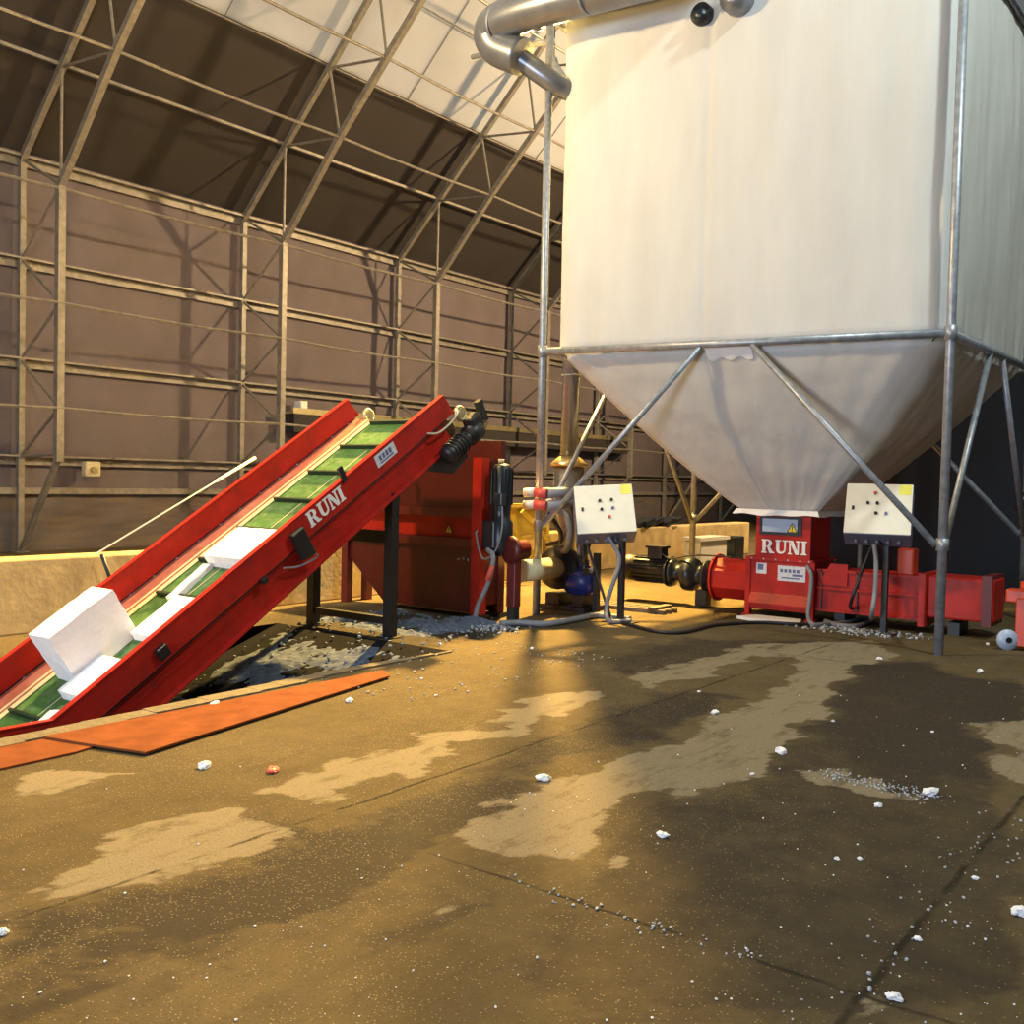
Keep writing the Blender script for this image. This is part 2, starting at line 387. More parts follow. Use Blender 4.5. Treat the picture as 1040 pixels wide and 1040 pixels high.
# pit the conveyor starts in: side walls and ramp, one trough
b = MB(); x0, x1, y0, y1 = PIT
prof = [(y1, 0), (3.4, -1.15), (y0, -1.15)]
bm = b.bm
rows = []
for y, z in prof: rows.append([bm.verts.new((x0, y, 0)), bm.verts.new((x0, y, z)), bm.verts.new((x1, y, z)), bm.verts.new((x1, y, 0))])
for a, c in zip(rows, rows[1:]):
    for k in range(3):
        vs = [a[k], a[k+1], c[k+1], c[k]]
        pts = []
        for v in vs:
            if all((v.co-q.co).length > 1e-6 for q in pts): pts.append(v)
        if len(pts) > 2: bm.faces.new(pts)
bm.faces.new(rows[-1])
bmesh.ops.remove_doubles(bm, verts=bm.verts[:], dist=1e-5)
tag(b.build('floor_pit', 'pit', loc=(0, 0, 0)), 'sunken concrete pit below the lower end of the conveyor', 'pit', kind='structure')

# walls and roof
EX, EZ = -18.72, 7.42          # eave of the left wall
b = MB(); b.box((EX-.06, -10, 1.15), (EX, 45, EZ+.02)); tag(b.build('wall_left', 'wall'), 'mauve sheeted side wall behind the steel frames', 'wall', kind='structure')
b = MB(); b.box((EX-.08, -10, -.05), (EX+.02, 45, 1.15)); tag(b.build('wall_left_lower', 'wall_low'), 'stained lower strip of the side wall', 'wall', kind='structure')
RX, RZ = -3.2, EZ+(-3.2-EX)    # ridge (45 degrees)
def roof(name, xa, za, xb, zb, m, label):
    b = MB(); b.prism([(xa, -10, za), (xb, -10, zb), (xb, -10, zb+.05), (xa, -10, za+.05)], (0, 55, 0))
    tag(b.build(name, m), label, 'roof', kind='structure')
TR = 2.72
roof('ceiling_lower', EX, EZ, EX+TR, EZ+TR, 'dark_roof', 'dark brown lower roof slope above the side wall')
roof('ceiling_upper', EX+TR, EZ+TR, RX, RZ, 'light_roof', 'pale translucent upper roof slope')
roof('ceiling_right', RX, RZ, 12.3, EZ, 'light_roof', 'pale roof slope on the far side of the ridge')
b = MB(); b.box((12.3, -10, -.05), (12.36, 45, EZ+.1)); tag(b.build('wall_right', 'navy'), 'dark side wall on the right', 'wall', kind='structure')
b = MB(); b.prism([(EX, 45, -.05), (12.3, 45, -.05), (12.3, 45, EZ), (RX, 45, RZ), (EX, 45, EZ)], (0, .06, 0))
tag(b.build('wall_back', 'navy'), 'dark navy end wall far behind the silo', 'wall', kind='structure')
b = MB(); b.prism([(EX, -10.06, 4.6), (12.3, -10.06, 4.6), (12.3, -10.06, EZ), (RX, -10.06, RZ), (EX, -10.06, EZ)], (0, .06, 0)); b.box((EX, -10.06, 0), (-7.6, -10, 4.6)); b.box((-1.4, -10.06, 0), (12.3, -10, 4.6))
tag(b.build('wall_front', 'navy'), 'end wall above the open hall door', 'wall', kind='structure')

b = MB(); b.box((-6.55, 16.5, 0), (12.25, 16.56, 6.4)); tag(b.build('wall_rear', 'navy'), 'dark tarpaulin partition behind the right half of the silo', 'wall', kind='structure')
# ------------------------------------------------------------------ lattice frames along the wall
OX = -18.55; IX = -17.2
out_nodes = [(OX, 0), (OX, 1.78), (OX, 3.58), (OX, 5.42), (OX, 7.25)]
rafter_o = [(OX+1.36*k, 7.25+1.36*k) for k in range(0, 9)]
in_nodes = [(IX, 1.78), (IX, 2.65), (IX, 4.5), (IX, 6.56)]
rafter_i = [(IX, 6.56), (-15.5, 8.5)] + [(-15.5+1.30*k, 8.5+1.30*k) for k in range(1, 7)]
def frame(Y, label):
    t = thing('lattice_frame', (OX, Y, 0), label, 'frame', 'lattice frames along the side wall')
    P = lambda q: (q[0], Y, q[1])
    MB().bar(P((OX, 0)), P((OX, 7.3)), .11).build('outer_post', 'steel', t)
    MB().bar(P((IX, 1.70)), P((IX, 6.60)), .13).build('inner_post', 'steel', t)
    MB().bar(P((IX, 1.78)), P((OX+.1, .05)), .09).build('knee_strut', 'steel', t)
    MB().bar(P(rafter_o[0]), P(rafter_o[-1]), .11).build('outer_rafter', 'steel', t)
    b = MB(); b.bar(P(rafter_i[0]), P(rafter_i[1]), .12); b.bar(P(rafter_i[1]), P(rafter_i[-1]), .12); b.build('inner_rafter', 'steel', t)
    zig = [(OX, 1.78), (IX, 2.65), (OX, 3.58), (IX, 4.5), (OX, 5.42), (IX, 6.56), (OX, 7.25)]
    for a, c in zip(zig, zig[1:]): MB().tube([P(a), P(c)], .028, 6).build('web_strut', 'steel', t)
    MB().tube([P((OX, 1.78)), P((IX, 1.82))], .028, 6).build('web_strut', 'steel', t)
    zig = [rafter_i[0], rafter_o[1], rafter_i[1], rafter_o[2], rafter_i[2], rafter_o[3], rafter_i[3], rafter_o[4], rafter_i[4], rafter_o[5], rafter_i[5], rafter_o[6]]
    for a, c in zip(zig, zig[1:]): MB().tube([P(a), P(c)], .028, 6).build('web_strut', 'steel', t)
    MB().box((OX-.12, Y-.12, 0), (OX+.12, Y+.12, .02)).build('base_plate', 'steel', t)
    return t
for Y, lb in ((4.45, 'steel lattice frame on the side wall, just beyond the left edge of the photo'),
              (9.4, 'steel lattice frame on the side wall nearest the camera, left of the conveyor'),
              (14.4, 'second steel lattice frame along the wall, rising behind the middle of the conveyor'),
              (19.4, 'third steel lattice frame along the wall, behind the top end of the conveyor'),
              (24.35, 'fourth steel lattice frame along the wall, seen just left of the silo leg'),
              (29.35, 'fifth steel lattice frame along the wall, partly hidden behind the silo'),
              (34.3, 'far steel lattice frame along the wall, behind the silo cone'),
              (39.3, 'farthest steel lattice frame along the wall, behind the red compactor')):
    frame(Y, lb)
# girts on the outer posts, thin ties on the inner posts, purlins
YA, YB = -9.9, 44.9
def girt(z, lb):
    b = MB(); y = YA; b.box((OX-.13, YA, z-.01), (OX-.058, YB, z+.02)); b.box((OX-.058, YA, z-.02), (OX+.07, YB, z+.02)); b.box((OX-.13, YA, z-.17), (OX-.10, YB, z-.01)); b.box((OX-.10, YA, z-.17), (OX-.065, YB, z-.15))
    tag(b.build('wall_girt', 'steel'), lb, 'girt', 'horizontal girts on the side wall')
girt(7.30, 'uppermost horizontal girt of the side wall, along the eave')
girt(5.44, 'horizontal wall girt second from the top, below the eave')
girt(3.60, 'horizontal wall girt third from the top, level with the conveyor head')
girt(1.80, 'horizontal wall girt at eye level, above the junction box bottom')
b = MB(); b.box((OX-.13, YA, 1.08), (OX-.02, YB, 1.20)); tag(b.build('wall_girt', 'steel'), 'lowest horizontal rail of the side wall, over the stained strip', 'girt', 'horizontal girts on the side wall')
def tie(x, z, lb, r=.03):
    pts = []; y = YA
    ys = [-5.5, -.5, 4.45, 9.4, 14.4, 19.4, 24.35, 29.35, 34.3, 39.3, 44.3]
    b = MB()
    P = []
    for a, c in zip(ys, ys[1:]):
        for k in range(6): P.append((x, a+(c-a)*k/6, z-.04*math.sin(math.pi*k/6)*(r < .04)))
    P.append((x, ys[-1], z)); b.tube(P, r, 6)
    return tag(b.build('tie_rod', 'steel'), lb, 'tie rod', 'thin ties between the lattice frames')
tie(IX+.04, 6.5, 'thin tie rod at the knee of the frames, under the roof slope')
tie(IX+.04, 4.5, 'thin sagging tie rod across the frames, upper of two on the inner posts')
tie(IX+.04, 2.65, 'thin sagging tie rod across the frames, lower of two on the inner posts')
tie(rafter_i[1][0], rafter_i[1][1], 'bright roof tie rod on the inner rafters, the lowest one on the dark slope')
tie(rafter_i[2][0], rafter_i[2][1], 'roof tie rod on the inner rafters, just above the pale roof edge')
tie(rafter_i[3][0], rafter_i[3][1], 'roof tie rod on the inner rafters, nearest the top of the photo')
for k, lb in ((1, 'roof purlin halfway up the dark lower slope'), (2, 'roof purlin where the dark slope meets the pale roof'), (3, 'first roof purlin on the pale roof'), (4, 'second roof purlin on the pale roof, below the grey duct'), (5, 'roof purlin high on the pale roof')):
    x, z = rafter_o[k]; b = MB(); b.bar((x-.05, YA, z+.06), (x-.05, YB, z+.06), (.06 if k == 1 else .03))
    tag(b.build('roof_purlin', 'steel'), lb, 'purlin', 'purlins under the roof')
# edge lacing seams of the pale roof panels are fabric joints: thin ropes across the slope
for i, y in enumerate((11.9, 16.9, 21.9, 26.9)):
    b = MB(); b.tube([(EX+TR, y, EZ+TR-.03), (RX-4, y, RZ-4-.03)], .012, 5)
    tag(b.build('roof_seam_rope', 'steel'), ['thin seam rope on the pale roof nearest the camera', 'thin seam rope on the pale roof, left of the duct', 'thin seam rope on the pale roof, beside the silo leg top', 'thin seam rope on the pale roof, hidden behind the silo'][i], 'rope', 'seam ropes of the pale roof')

# junction box on the wall, ledge with lamp
jb = on(94, 477, 0, OX+.213)
t = thing('junction_box', (jb.x, jb.y, jb.z-.12), 'small beige junction box on the eye-level girt left of the conveyor', 'junction box')
MB().box((jb.x-.14, jb.y-.16, jb.z-.14), (jb.x+.04, jb.y+.16, jb.z+.16), bev=.03).build('housing', 'cream_dirty', t)
MB().tube([(jb.x, jb.y, jb.z+.14), (jb.x, jb.y+.35, jb.z+.2), (jb.x-.05, jb.y+.5, jb.z+.25)], .012, 6).build('cable_tail', 'cable', t)
MB().tube([(jb.x+.04, jb.y, jb.z), (jb.x+.09, jb.y, jb.z)], .07, 12).build('cover', 'brass', t)
lb1, lb2 = on(288, 404, 0, OX), on(520, 432, 0, OX)
t = thing('cable_tray', (OX, lb1.y, 2.95), 'yellowish cable tray along the wall behind the conveyor head', 'cable tray')
b = MB(); b.box((OX-.1, lb1.y, 2.98), (OX+.35, 31, 3.02)); b.box((OX+.33, lb1.y, 2.98), (OX+.36, 31, 3.12)); b.build('tray', 'brass', t)
b = MB(); b.box((OX+.02, lb1.y+.3, 3.02), (OX+.28, lb1.y+.5, 3.30), bev=.02); b.build('lamp_box', 'cream', t)
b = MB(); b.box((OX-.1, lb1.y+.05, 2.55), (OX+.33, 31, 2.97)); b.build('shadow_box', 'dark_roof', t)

# low concrete wall with things against it
LX = -9.42
b = MB(); b.box((LX-.35, -6, 0), (LX, 21.5, .72), bev=.02); tag(b.build('concrete_barrier', 'concrete', loc=(LX-.2, 8, 0)), 'low rough concrete wall running behind the conveyor and machines', 'wall')

# kerb and orange plates beside the pit
b = MB()
n = 40
for i in range(n):
    ya, yb = -2+8.95*i/n, -2+8.95*(i+1)/n
    w = .16+.03*noise.noise(V((i*.7, 0, 0)))
    w *= min(1, (n-i)/9); e_ = -5.85-.058*(ya-2.86); k_ = min(1, max(0, (ya-5.4)/1.3)); e_ = e_*(1-k_)+(PIT[1]-.012)*k_; b.box((e_, ya, -.10 if ya < 6.5 else .001), (max(e_+w, PIT[1]+.02), yb, .014+.005*noise.noise(V((i*1.3, 2, 0)))))
tag(b.build('pit_kerb', 'kerb'), 'worn concrete kerb along the edge of the conveyor pit', 'kerb')
def plate(poly, z, lb):
    b = MB(); b.prism([(x, y, z) for x, y in poly], (0, 0, .012)); tag(b.build('steel_plate', 'plate'), lb, 'plate', 'orange plates beside the pit')
plate([(-4.94, 3.22), (-5.28, 3.12), (-5.67, 3.02), (-5.66, 5.84), (-5.46, 5.70)], .014, 'orange painted steel plate on the floor, the longer right one beside the pit')
plate([(-5.22, .6), (-5.66, .6), (-5.66, 3.30), (-5.34, 3.25), (-5.27, 3.0)], .001, 'orange steel plate on the floor at the left edge, half under the longer one')

# ------------------------------------------------------------------ conveyor
TH = math.atan(.637); CA = V((0, math.cos(TH), math.sin(TH))); CN = V((0, -math.sin(TH), math.cos(TH))); CP = V((0, 7.78, 2.42))
def cv(x, s, h): return V((x, 0, 0)) + CP + CA*s + CN*h
XR, XL = -6.78, -8.17
SB = -4.86      # where the incline bends into the level tail
tb = CP + CA*SB  # top of rail at the bend
def tail(x, d, h):  # level tail: d metres towards -Y from the bend
    return V((x, tb.y-d, tb.z+h))
conv = thing('incline_conveyor', (-7.48, 7.0, 0), 'red incline belt conveyor with green cleated belt climbing out of the pit', 'conveyor')
TAIL = 3.0
def rail(xo, sgn, name, h0, h1, th, m='red', s1=0.0, lip=False):
    """folded rail between h0 and h1 on the incline, continuing level into the pit; sgn: outward"""
    b = MB(); e = V((sgn*th, 0, 0))
    hb0, hb1 = h0/math.cos(TH)*.95, h1/math.cos(TH)*.95
    b.prism([cv(xo, SB, h0), cv(xo, s1, h0), cv(xo, s1+.06*(h0-h1)/.2, h1), cv(xo, SB, h1), ], e)
    b.prism([tail(xo, 0, h0), cv(xo, SB, h1), tail(xo, TAIL, h1), tail(xo, TAIL, h0)], e)
    if lip:   # folded top lip
        b.prism([cv(xo-sgn*.025, SB, h0), cv(xo-sgn*.025, s1, h0), cv(xo-sgn*.025, s1, h0+.012), cv(xo-sgn*.025, SB, h0+.012)], V((sgn*(th+.035), 0, 0)))
        b.prism([tail(xo-sgn*.025, 0, h0), tail(xo-sgn*.025, TAIL, h0), tail(xo-sgn*.025, TAIL, h0+.012), tail(xo-sgn*.025, 0, h0+.012)], V((sgn*(th+.035), 0, 0)))
    return b.build(name, m, conv)
r_right = rail(XR-.02, 1, 'side_rail', 0, -.225, .025, 'red', 0, True)
r_left = rail(XL, -1, 'side_rail', 0, -.225, .025, 'red', 0, True)
ch_r = rail(XR-.075, 1, 'lower_channel', -.235, -.52, .02, 'red', -.12)
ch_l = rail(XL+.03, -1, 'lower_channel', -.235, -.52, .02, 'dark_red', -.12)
for x, sg in ((XR-.075, 1), (XL+.03, -1)):
    for h in (-.25, -.37, -.52):
        b = MB(); w = .075 if h != -.37 else .03
        b.prism([cv(x, SB, h), cv(x, -.1, h), cv(x, -.1, h+.015), cv(x, SB, h+.015)], V((sg*w, 0, 0)))
        b.build('channel_flange', 'red', conv)
b = MB(); b.prism([cv(XR-.012, SB, -.226), cv(XR-.012, -.08, -.226), cv(XR-.012, -.08, -.246), cv(XR-.012, SB, -.246)], V((.012, 0, 0))); b.build('rail_seam', 'black', conv)
# bolts along the seam of the left rail (inside face)
b = MB()
for i in range(17): b.tube([cv(XL+.0, -4.7+i*.285, -.235), cv(XL+.02, -4.7+i*.285, -.235)], .012, 6)
b.build('rail_bolts', 'galv', conv)
b = MB()
b.prism([cv(XL+.002, SB, -.222), cv(XL+.002, -.05, -.222), cv(XL+.002, -.05, -.25), cv(XL+.002, SB, -.25)], V((.004, 0, 0))); b.build('rail_seam', 'black', conv)
# belt trough: inner skirts and belt
BH = -.30; BXL, BXR = XL+.17, XR-.14
for xa, xb in ((XL+.012, BXL+.02), (XR-.035, BXR-.02)):
    b = MB()
    b.prism([cv(xa, SB, -.245), cv(xa, 0, -.245), cv(xb, 0, BH+.025), cv(xb, SB, BH+.025)], CN*.012)
    b.build('belt_skirt', 'dusty_red', conv)
    sg_ = 1 if xa < -7.5 else -1
    b = MB(); b.prism([cv(xb-sg_*.03, SB, BH+.04), cv(xb-sg_*.03, 0, BH+.04), cv(xb+sg_*.03, 0, BH+.006), cv(xb+sg_*.03, SB, BH+.006)], CN*.008); b.build('edge_strip', 'pale_strip', conv)  # pale yellow strip along each belt edge
    b = MB(); b.prism([tail(xa, 0, -.27), tail(xa, TAIL, -.27), tail(xb, TAIL, BH+.0), tail(xb, 0, BH+.0)], V((0, 0, .012))); b.build('belt_skirt', 'dusty_red', conv)
# belt loop with head drum curve
b = MB(); R0 = .11
loop = [cv(0, SB, BH), cv(0, .02, BH)] + [cv(0, .02+R0*math.sin(a), BH-R0+R0*math.cos(a)) for a in [math.pi*k/8 for k in range(1, 8)]] + [cv(0, .02, BH-2*R0), cv(0, SB+.1, BH-2*R0), tail(0, 0, BH-2*R0-.02), tail(0, TAIL-.2, BH-2*R0-.02), tail(0, TAIL-.2, BH-.03), tail(0, .0, BH-.03)]
va = [b.bm.verts.new(V((BXL, p.y, p.z))) for p in loop]; vb = [b.bm.verts.new(V((BXR, p.y, p.z))) for p in loop]
for i in range(len(loop)):
    j = (i+1) % len(loop); f = b.bm.faces.new((va[i], va[j], vb[j], vb[i]))
belt = b.build('belt', 'green', conv)
# pale scuffed stripe down the belt
MB().prism([cv(-7.60, SB, BH+.002), cv(-7.52, -.6, BH+.002), cv(-7.508, -.6, BH+.002), cv(-7.588, SB, BH+.002)], CN*.002).build('scuff_line', 'cream_dirty', belt)
k = 0
s = -.03
while s > SB+.1:
    b = MB(); b.obox(cv((BXL+BXR)/2, s, BH+.022), ((BXR-BXL)/2-.06, 0, 0), CA*.012, CN*.024); b.build('cleat', 'green_dark', conv); s -= .52
for d in (.35, .87):
    b = MB(); b.box((BXL+.06, tb.y-d-.012, tb.z+BH-.03), (BXR-.06, tb.y-d+.012, tb.z+BH+.03)); b.build('cleat', 'green_dark', conv)
# head drum, bearings, drive
MB().tube([cv(BXL-.02, .02, BH-R0), cv(BXR+.02, .02, BH-R0)], R0-.008, 20).build('head_drum', 'black', conv)
for x in (XL+.08, XR+.03):
    b = MB(); b.ring(cv(x, .12, -.27), (1, 0, .2), .07, .022); b.tube([cv(x-.02, .12, -.27), cv(x+.02, .12, -.27)], .055, 14); b.build('drum_bearing', 'brass', conv)
b = MB()
lathe(b, cv(XR+.10, -.38, -.50), CA, [(.02, 0), (.09, .01), (.10, .06), (.10, .30), (.075, .33), (.075, .40), (.11, .42), (.11, .58), (.07, .62), (.05, .72), (.02, .73)], 18)
for k in range(5): lathe(b, cv(XR+.10, -.30+.05*k, -.50), CA, [(.112, 0), (.112, .015)], 18)
b.obox(cv(XR+.10, .18, -.42), V((.07, 0, 0)), CA*.09, CN*.09, .02); b.obox(cv(XR+.10, .36, -.37), V((.03, 0, 0)), CA*.04, CN*.12)
b.build('drive_motor', 'black', conv)
b = MB(); b.prism([cv(XR-.02, -.6, -.52), cv(XR-.02, .05, -.52), cv(XR-.02, .05, -.75), cv(XR-.02, -.25, -.78)], V((-.05, 0, 0))); b.build('head_chute_plate', 'black', conv)
b = MB(); b.tube(smooth_path([cv(XR+.02, -.42, -.20), cv(XR+.05, -.30, -.26), cv(XR+.06, -.08, -.26), cv(XR+.06, .08, -.22)], 5), .011, 6); b.build('motor_cable', 'cream_dirty', conv)
# legs and braces
gl, gr_ = G(303, 639), G(405, 648)
LY = 7.16
for x, top_s in ((XR-.09, .0), (-7.98, .0)):
    zt = CP.z+(LY-CP.y)*.637-.60
    b = MB(); b.box((x-.05, LY-.05, .012), (x+.05, LY+.05, zt)); lg = b.build('leg', 'black', conv)
    MB().box((x-.10, LY-.09, 0), (x+.10, LY+.09, .012)).build('foot_plate', 'black', lg)
MB().box((-7.98, LY-.035, .13), (XR-.09, LY+.035, .20)).build('leg_brace', 'black', conv)
MB().box((-7.98, LY-.035, .93), (XR-.09, LY+.035, 1.05)).build('leg_brace', 'black', conv)
# sensor bracket, black box, lettering, sticker on the right rail
b = MB(); b.obox(cv(XR+.02, -1.62, .055), V((.012, 0, 0)), CA*.028, CN*.075); b.build('sensor_bracket', 'black', conv)
b = MB(); b.obox(cv(XR+.05, -2.36, -.20), V((.035, 0, 0)), CA*.075, CN*.135, .015); b.obox(cv(XR+.05, -2.33, -.31), V((.03, 0, 0)), CA*.05, CN*.04, .01); sw = b.build('pull_switch', 'black', conv)
MB().tube(smooth_path([cv(XR+.06, -2.30, -.34), cv(XR+.05, -2.28, -.40), cv(XR+.03, -2.48, -.36), cv(XR+.02, -2.62, -.28)], 5), .009, 6).build('switch_cable', 'grey_hose', sw)
b = MB(); b.obox(cv(XR+.03, -2.85, -.24), V((.02, 0, 0)), CA*.03, CN*.03, .008); b.build('sensor', 'black', conv)
b = MB(); lettering(b, 'RUNI', cv(XR+.006, -2.17, -.165), CA, CN, .145, .03); lt = b.build('lettering', 'white', conv); lt['label'] = 'white RUNI lettering'
b = MB(); b.obox(cv(XR+.007, -1.03, -.085), V((.002, 0, 0)), CA*.15, CN*.062); st = b.build('sticker', 'sticker', conv)
b = MB()
for k in range(4): b.obox(cv(XR+.0105, -1.11+.05*k, -.075), V((.001, 0, 0)), CA*.016, CN*.026)
b.obox(cv(XR+.0105, -1.03, -.12), V((.001, 0, 0)), CA*.10, CN*.007); b.build('sticker_print', 'ink', st)
b = MB(); b.obox(cv(XR+.03, -3.93, -.13), V((.03, 0, 0)), CA*.05, CN*.05, .01); b.build('rail_fitting', 'black', conv)

# foam pieces riding on the belt
def on_belt(name, lb, cx, cs, L, W, Hh, rot=0., tilt=None, m='foam', rough=.006, group='foam pieces riding on the belt'):
    bm = bmesh.new(); r = bmesh.ops.create_cube(bm, size=1.0)
    bmesh.ops.subdivide_edges(bm, edges=bm.edges[:], cuts=7, use_grid_fill=True)
    c = cv(cx, cs, BH+.001)
    R = Matrix.Rotation(rot, 3, CN)
    ax, ay, az = V((1, 0, 0))*W, CA*L, CN*Hh
    if tilt: ax, ay, az = [Matrix.Rotation(tilt, 3, 'Y') @ v for v in (ax, ay, az)]
    ax, ay = R @ ax, R @ ay
    for v in bm.verts:
        q = v.co.copy(); d = noise.noise_vector(q*V((W, L, Hh)).length*9+V((cs*3, cx, 0)))*rough
        v.co = ax*q.x+ay*q.y+az*(q.z+.5)+d
        if v.co.dot(CN) < 0: v.co -= CN*v.co.dot(CN)
        v.co += V((0, 0, 0))
    for f in bm.faces: f.smooth = False
    me = bpy.data.meshes.new(name); bm.to_mesh(me); bm.free(); me.materials.append(M[m])
    o = bpy.data.objects.new(name, me); COL.objects.link(o); o.location = c
    return tag(o, lb, 'foam block', group)
on_belt('foam_block', 'large white foam block standing on edge on the lower part of the belt', -7.73, -3.97, .64, .32, .47, rough=.008)
on_belt('foam_block', 'flat white foam block lying on the belt halfway up, below the lettering', -7.40, -2.46, .46, .66, .13)
on_belt('foam_strip', 'thin white foam strip lying along the belt left of the middle', -7.68, -2.96, .50, .11, .05, rot=.12)
on_belt('foam_slab', 'yellow-lit white foam slab against the right rail, between the big block and the strip', -7.36, -3.46, .52, .38, .08)
on_belt('foam_slab', 'white foam slab against the right rail, beside the foot of the big block', -7.33, -4.24, .44, .42, .09)
on_belt('foam_slab', 'smallest white foam slab on the belt, lowest of all at the left edge', -7.30, -4.69, .20, .26, .05, rot=.2)

# ------------------------------------------------------------------ red shredder under the conveyor head
sh = thing('foam_shredder', (-8.1, 9.0, 0), 'red shredder with hopper body standing under the head of the conveyor', 'machine')
MX0, MX1, MY0, MY1 = -9.25, -7.02, 8.75, 9.2
def fbox(name, lo, hi, m, par=sh, bev=.008): return MB().box(lo, hi, bev=bev).build(name, m, par)
b = MB(); b.box((MX0+.1, MY0+.02, 1.22), (MX1-.02, MY1, 1.80)); b.build('upper_body', 'shade_red', sh)
b = MB(); b.box((MX0+.2, MY1-.10, 1.75), (MX1-.02, MY1, 2.02)); b.build('back_panel', 'shade_red', sh)
b = MB(); b.prism([(MX0+.05, MY0+.05, .82), (MX0+.05, MY0+.05, .60), (-8.55, MY0+.05, .06), (MX1-.14, MY0+.05, .06), (MX1-.14, MY0+.05, .82)], (0, .38, 0)); b.build('hopper_bottom', 'shade_red', sh)
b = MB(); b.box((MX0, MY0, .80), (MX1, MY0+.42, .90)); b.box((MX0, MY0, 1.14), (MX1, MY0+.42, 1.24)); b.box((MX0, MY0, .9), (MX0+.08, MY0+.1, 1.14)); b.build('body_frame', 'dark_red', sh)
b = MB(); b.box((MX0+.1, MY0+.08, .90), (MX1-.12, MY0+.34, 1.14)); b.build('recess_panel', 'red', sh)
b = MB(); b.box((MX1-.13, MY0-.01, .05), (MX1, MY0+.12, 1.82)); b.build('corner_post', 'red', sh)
b = MB(); b.box((MX1-.13, MY1-.12, .05), (MX1, MY1, 1.80)); b.build('corner_post', 'shade_red', sh)
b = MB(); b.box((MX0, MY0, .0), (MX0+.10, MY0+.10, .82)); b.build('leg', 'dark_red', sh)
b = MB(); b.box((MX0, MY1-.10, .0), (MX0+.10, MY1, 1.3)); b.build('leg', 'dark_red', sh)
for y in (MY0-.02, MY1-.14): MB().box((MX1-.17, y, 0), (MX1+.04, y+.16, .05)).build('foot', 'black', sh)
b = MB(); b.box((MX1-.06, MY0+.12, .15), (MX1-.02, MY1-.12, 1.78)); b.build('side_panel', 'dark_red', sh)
# warning triangle
def triangle_sign(c, xd, yd, sz, par, nd):
    c, xd, yd, nd = V(c), V(xd), V(yd), V(nd)
    t = MB(); t.prism([c-xd*sz, c+xd*sz, c+yd*sz*1.7], nd*.004); s_ = t.build('warning_sign', 'yellow', par)
    t = MB(); q = c+nd*.0045
    for A, B_ in (((-sz, 0), (sz, 0)), ((sz, 0), (0, sz*1.7)), ((0, sz*1.7), (-sz, 0))):
        p0, p1 = q+xd*A[0]+yd*A[1], q+xd*B_[0]+yd*B_[1]; t.bar(p0, p1, sz*.14, .002, nd)
    t.bar(q+yd*sz*.45, q+yd*sz*1.15, sz*.16, .003, nd); t.bar(q+yd*sz*.18, q+yd*sz*.32, sz*.16, .003, nd); t.build('sign_border', 'black', s_)
triangle_sign((-7.56, MY0+.078, .95), (1, 0, 0), (0, 0, 1), .055, sh, (0, -1, 0))
# gear motor hanging on the right side
b = MB(); mc = V((MX1+.16, MY0+.16, .72))
lathe(b, mc, (0, 0, 1), [(.06, 0), (.115, .02), (.13, .1), (.13, .38), (.10, .42), (.10, .52), (.105, .54), (.105, 1.0), (.08, 1.03), (.03, 1.04)], 20)
for k in range(12):
    a = 2*math.pi*k/12; d = V((math.cos(a), math.sin(a), 0)); b.obox(mc+d*.112+V((0, 0, .78)), d*.012, d.cross(V((0, 0, 1)))*.004, V((0, 0, .2)))
b.obox(mc+V((-.09, 0, .24)), V((.1, 0, 0)), V((0, .14, 0)), V((0, 0, .16)), .02)
b.obox(mc+V((.05, -.10, .64)), V((.06, 0, 0)), V((0, .05, 0)), V((0, 0, .07)), .012)
gm = b.build('gear_motor', 'motor', sh)
MB().tube([mc+V((-.02, 0, 1.04)), mc+V((-.02, 0, 1.09))], .035, 10).build('motor_cap', 'cream_dirty', gm)
MB().tube(smooth_path([mc+V((.08, -.1, .62)), mc+V((.1, -.12, .3)), mc+V((.02, -.14, .05)), (MX1+.06, MY0-.04, .7), (MX1-.02, MY0-.06, .95), (MX1-.04, MY0-.02, 1.0)], 6), .011, 6).build('motor_cable', 'grey_hose', sh)
for k in range(4): MB().tube([(MX1-.35+.07*k, MY0+.05, .66+.01*(k % 2)), (MX1-.35+.07*k, MY0+.035, .66+.01*(k % 2))], .016, 8).build('grease_nipple', 'galv', sh)
# grey flexible conduit with red tag down the front of the post
b = MB(); b.tube(smooth_path([(MX1+.10, MY0, .80), (MX1+.22, MY0-.05, .72), (MX1+.20, MY0-.10, .45), (MX1+.10, MY0-.14, .2), (MX1+.08, MY0-.18, .035)], 8), .028, 8); b.build('flexible_conduit', 'grey_hose', sh)
b = MB(); b.tube([(MX1+.24, MY0-.09, .63), (MX1+.21, MY0-.13, .47)], .03, 8); b.build('red_plug', 'red_rag', sh)

# ------------------------------------------------------------------ discharge pipe post, cream duct, blower
rp = V((-6.66, 8.90, 0))
dp = thing('discharge_pipe', rp, 'dark red upright pipe post with black foot beside the shredder motor', 'pipe')
b = MB(); b.box(rp+V((-.06, -.06, .17)), rp+V((.06, .06, .86)), bev=.012); b.build('post', 'dark_red', dp)
b = MB(); b.box(rp+V((-.05, -.05, 0)), rp+V((.05, .05, .17))); b.build('foot', 'rubber', dp)
b = MB(); lathe(b, rp+V((0, .02, .80)), (.25, 1, .0), [(.10, -.10), (.16, -.08), (.16, -.04), (.11, -.03), (.11, .14), (.06, .15)], 20); b.build('flange', 'shade_red', dp)
ax0, ax1 = V((-6.72, 9.10, .55)), V((-6.92, 10.08, .52))
bl = thing('transfer_blower', (-7.0, 10.35, 0), 'blue motor blower on the floor behind the left silo leg', 'blower')
b = MB(); b.tube([ax0, ax1], .125, 20); b.build('cream_duct', 'cream_dirty', bl)['label'] = 'cream horizontal duct'
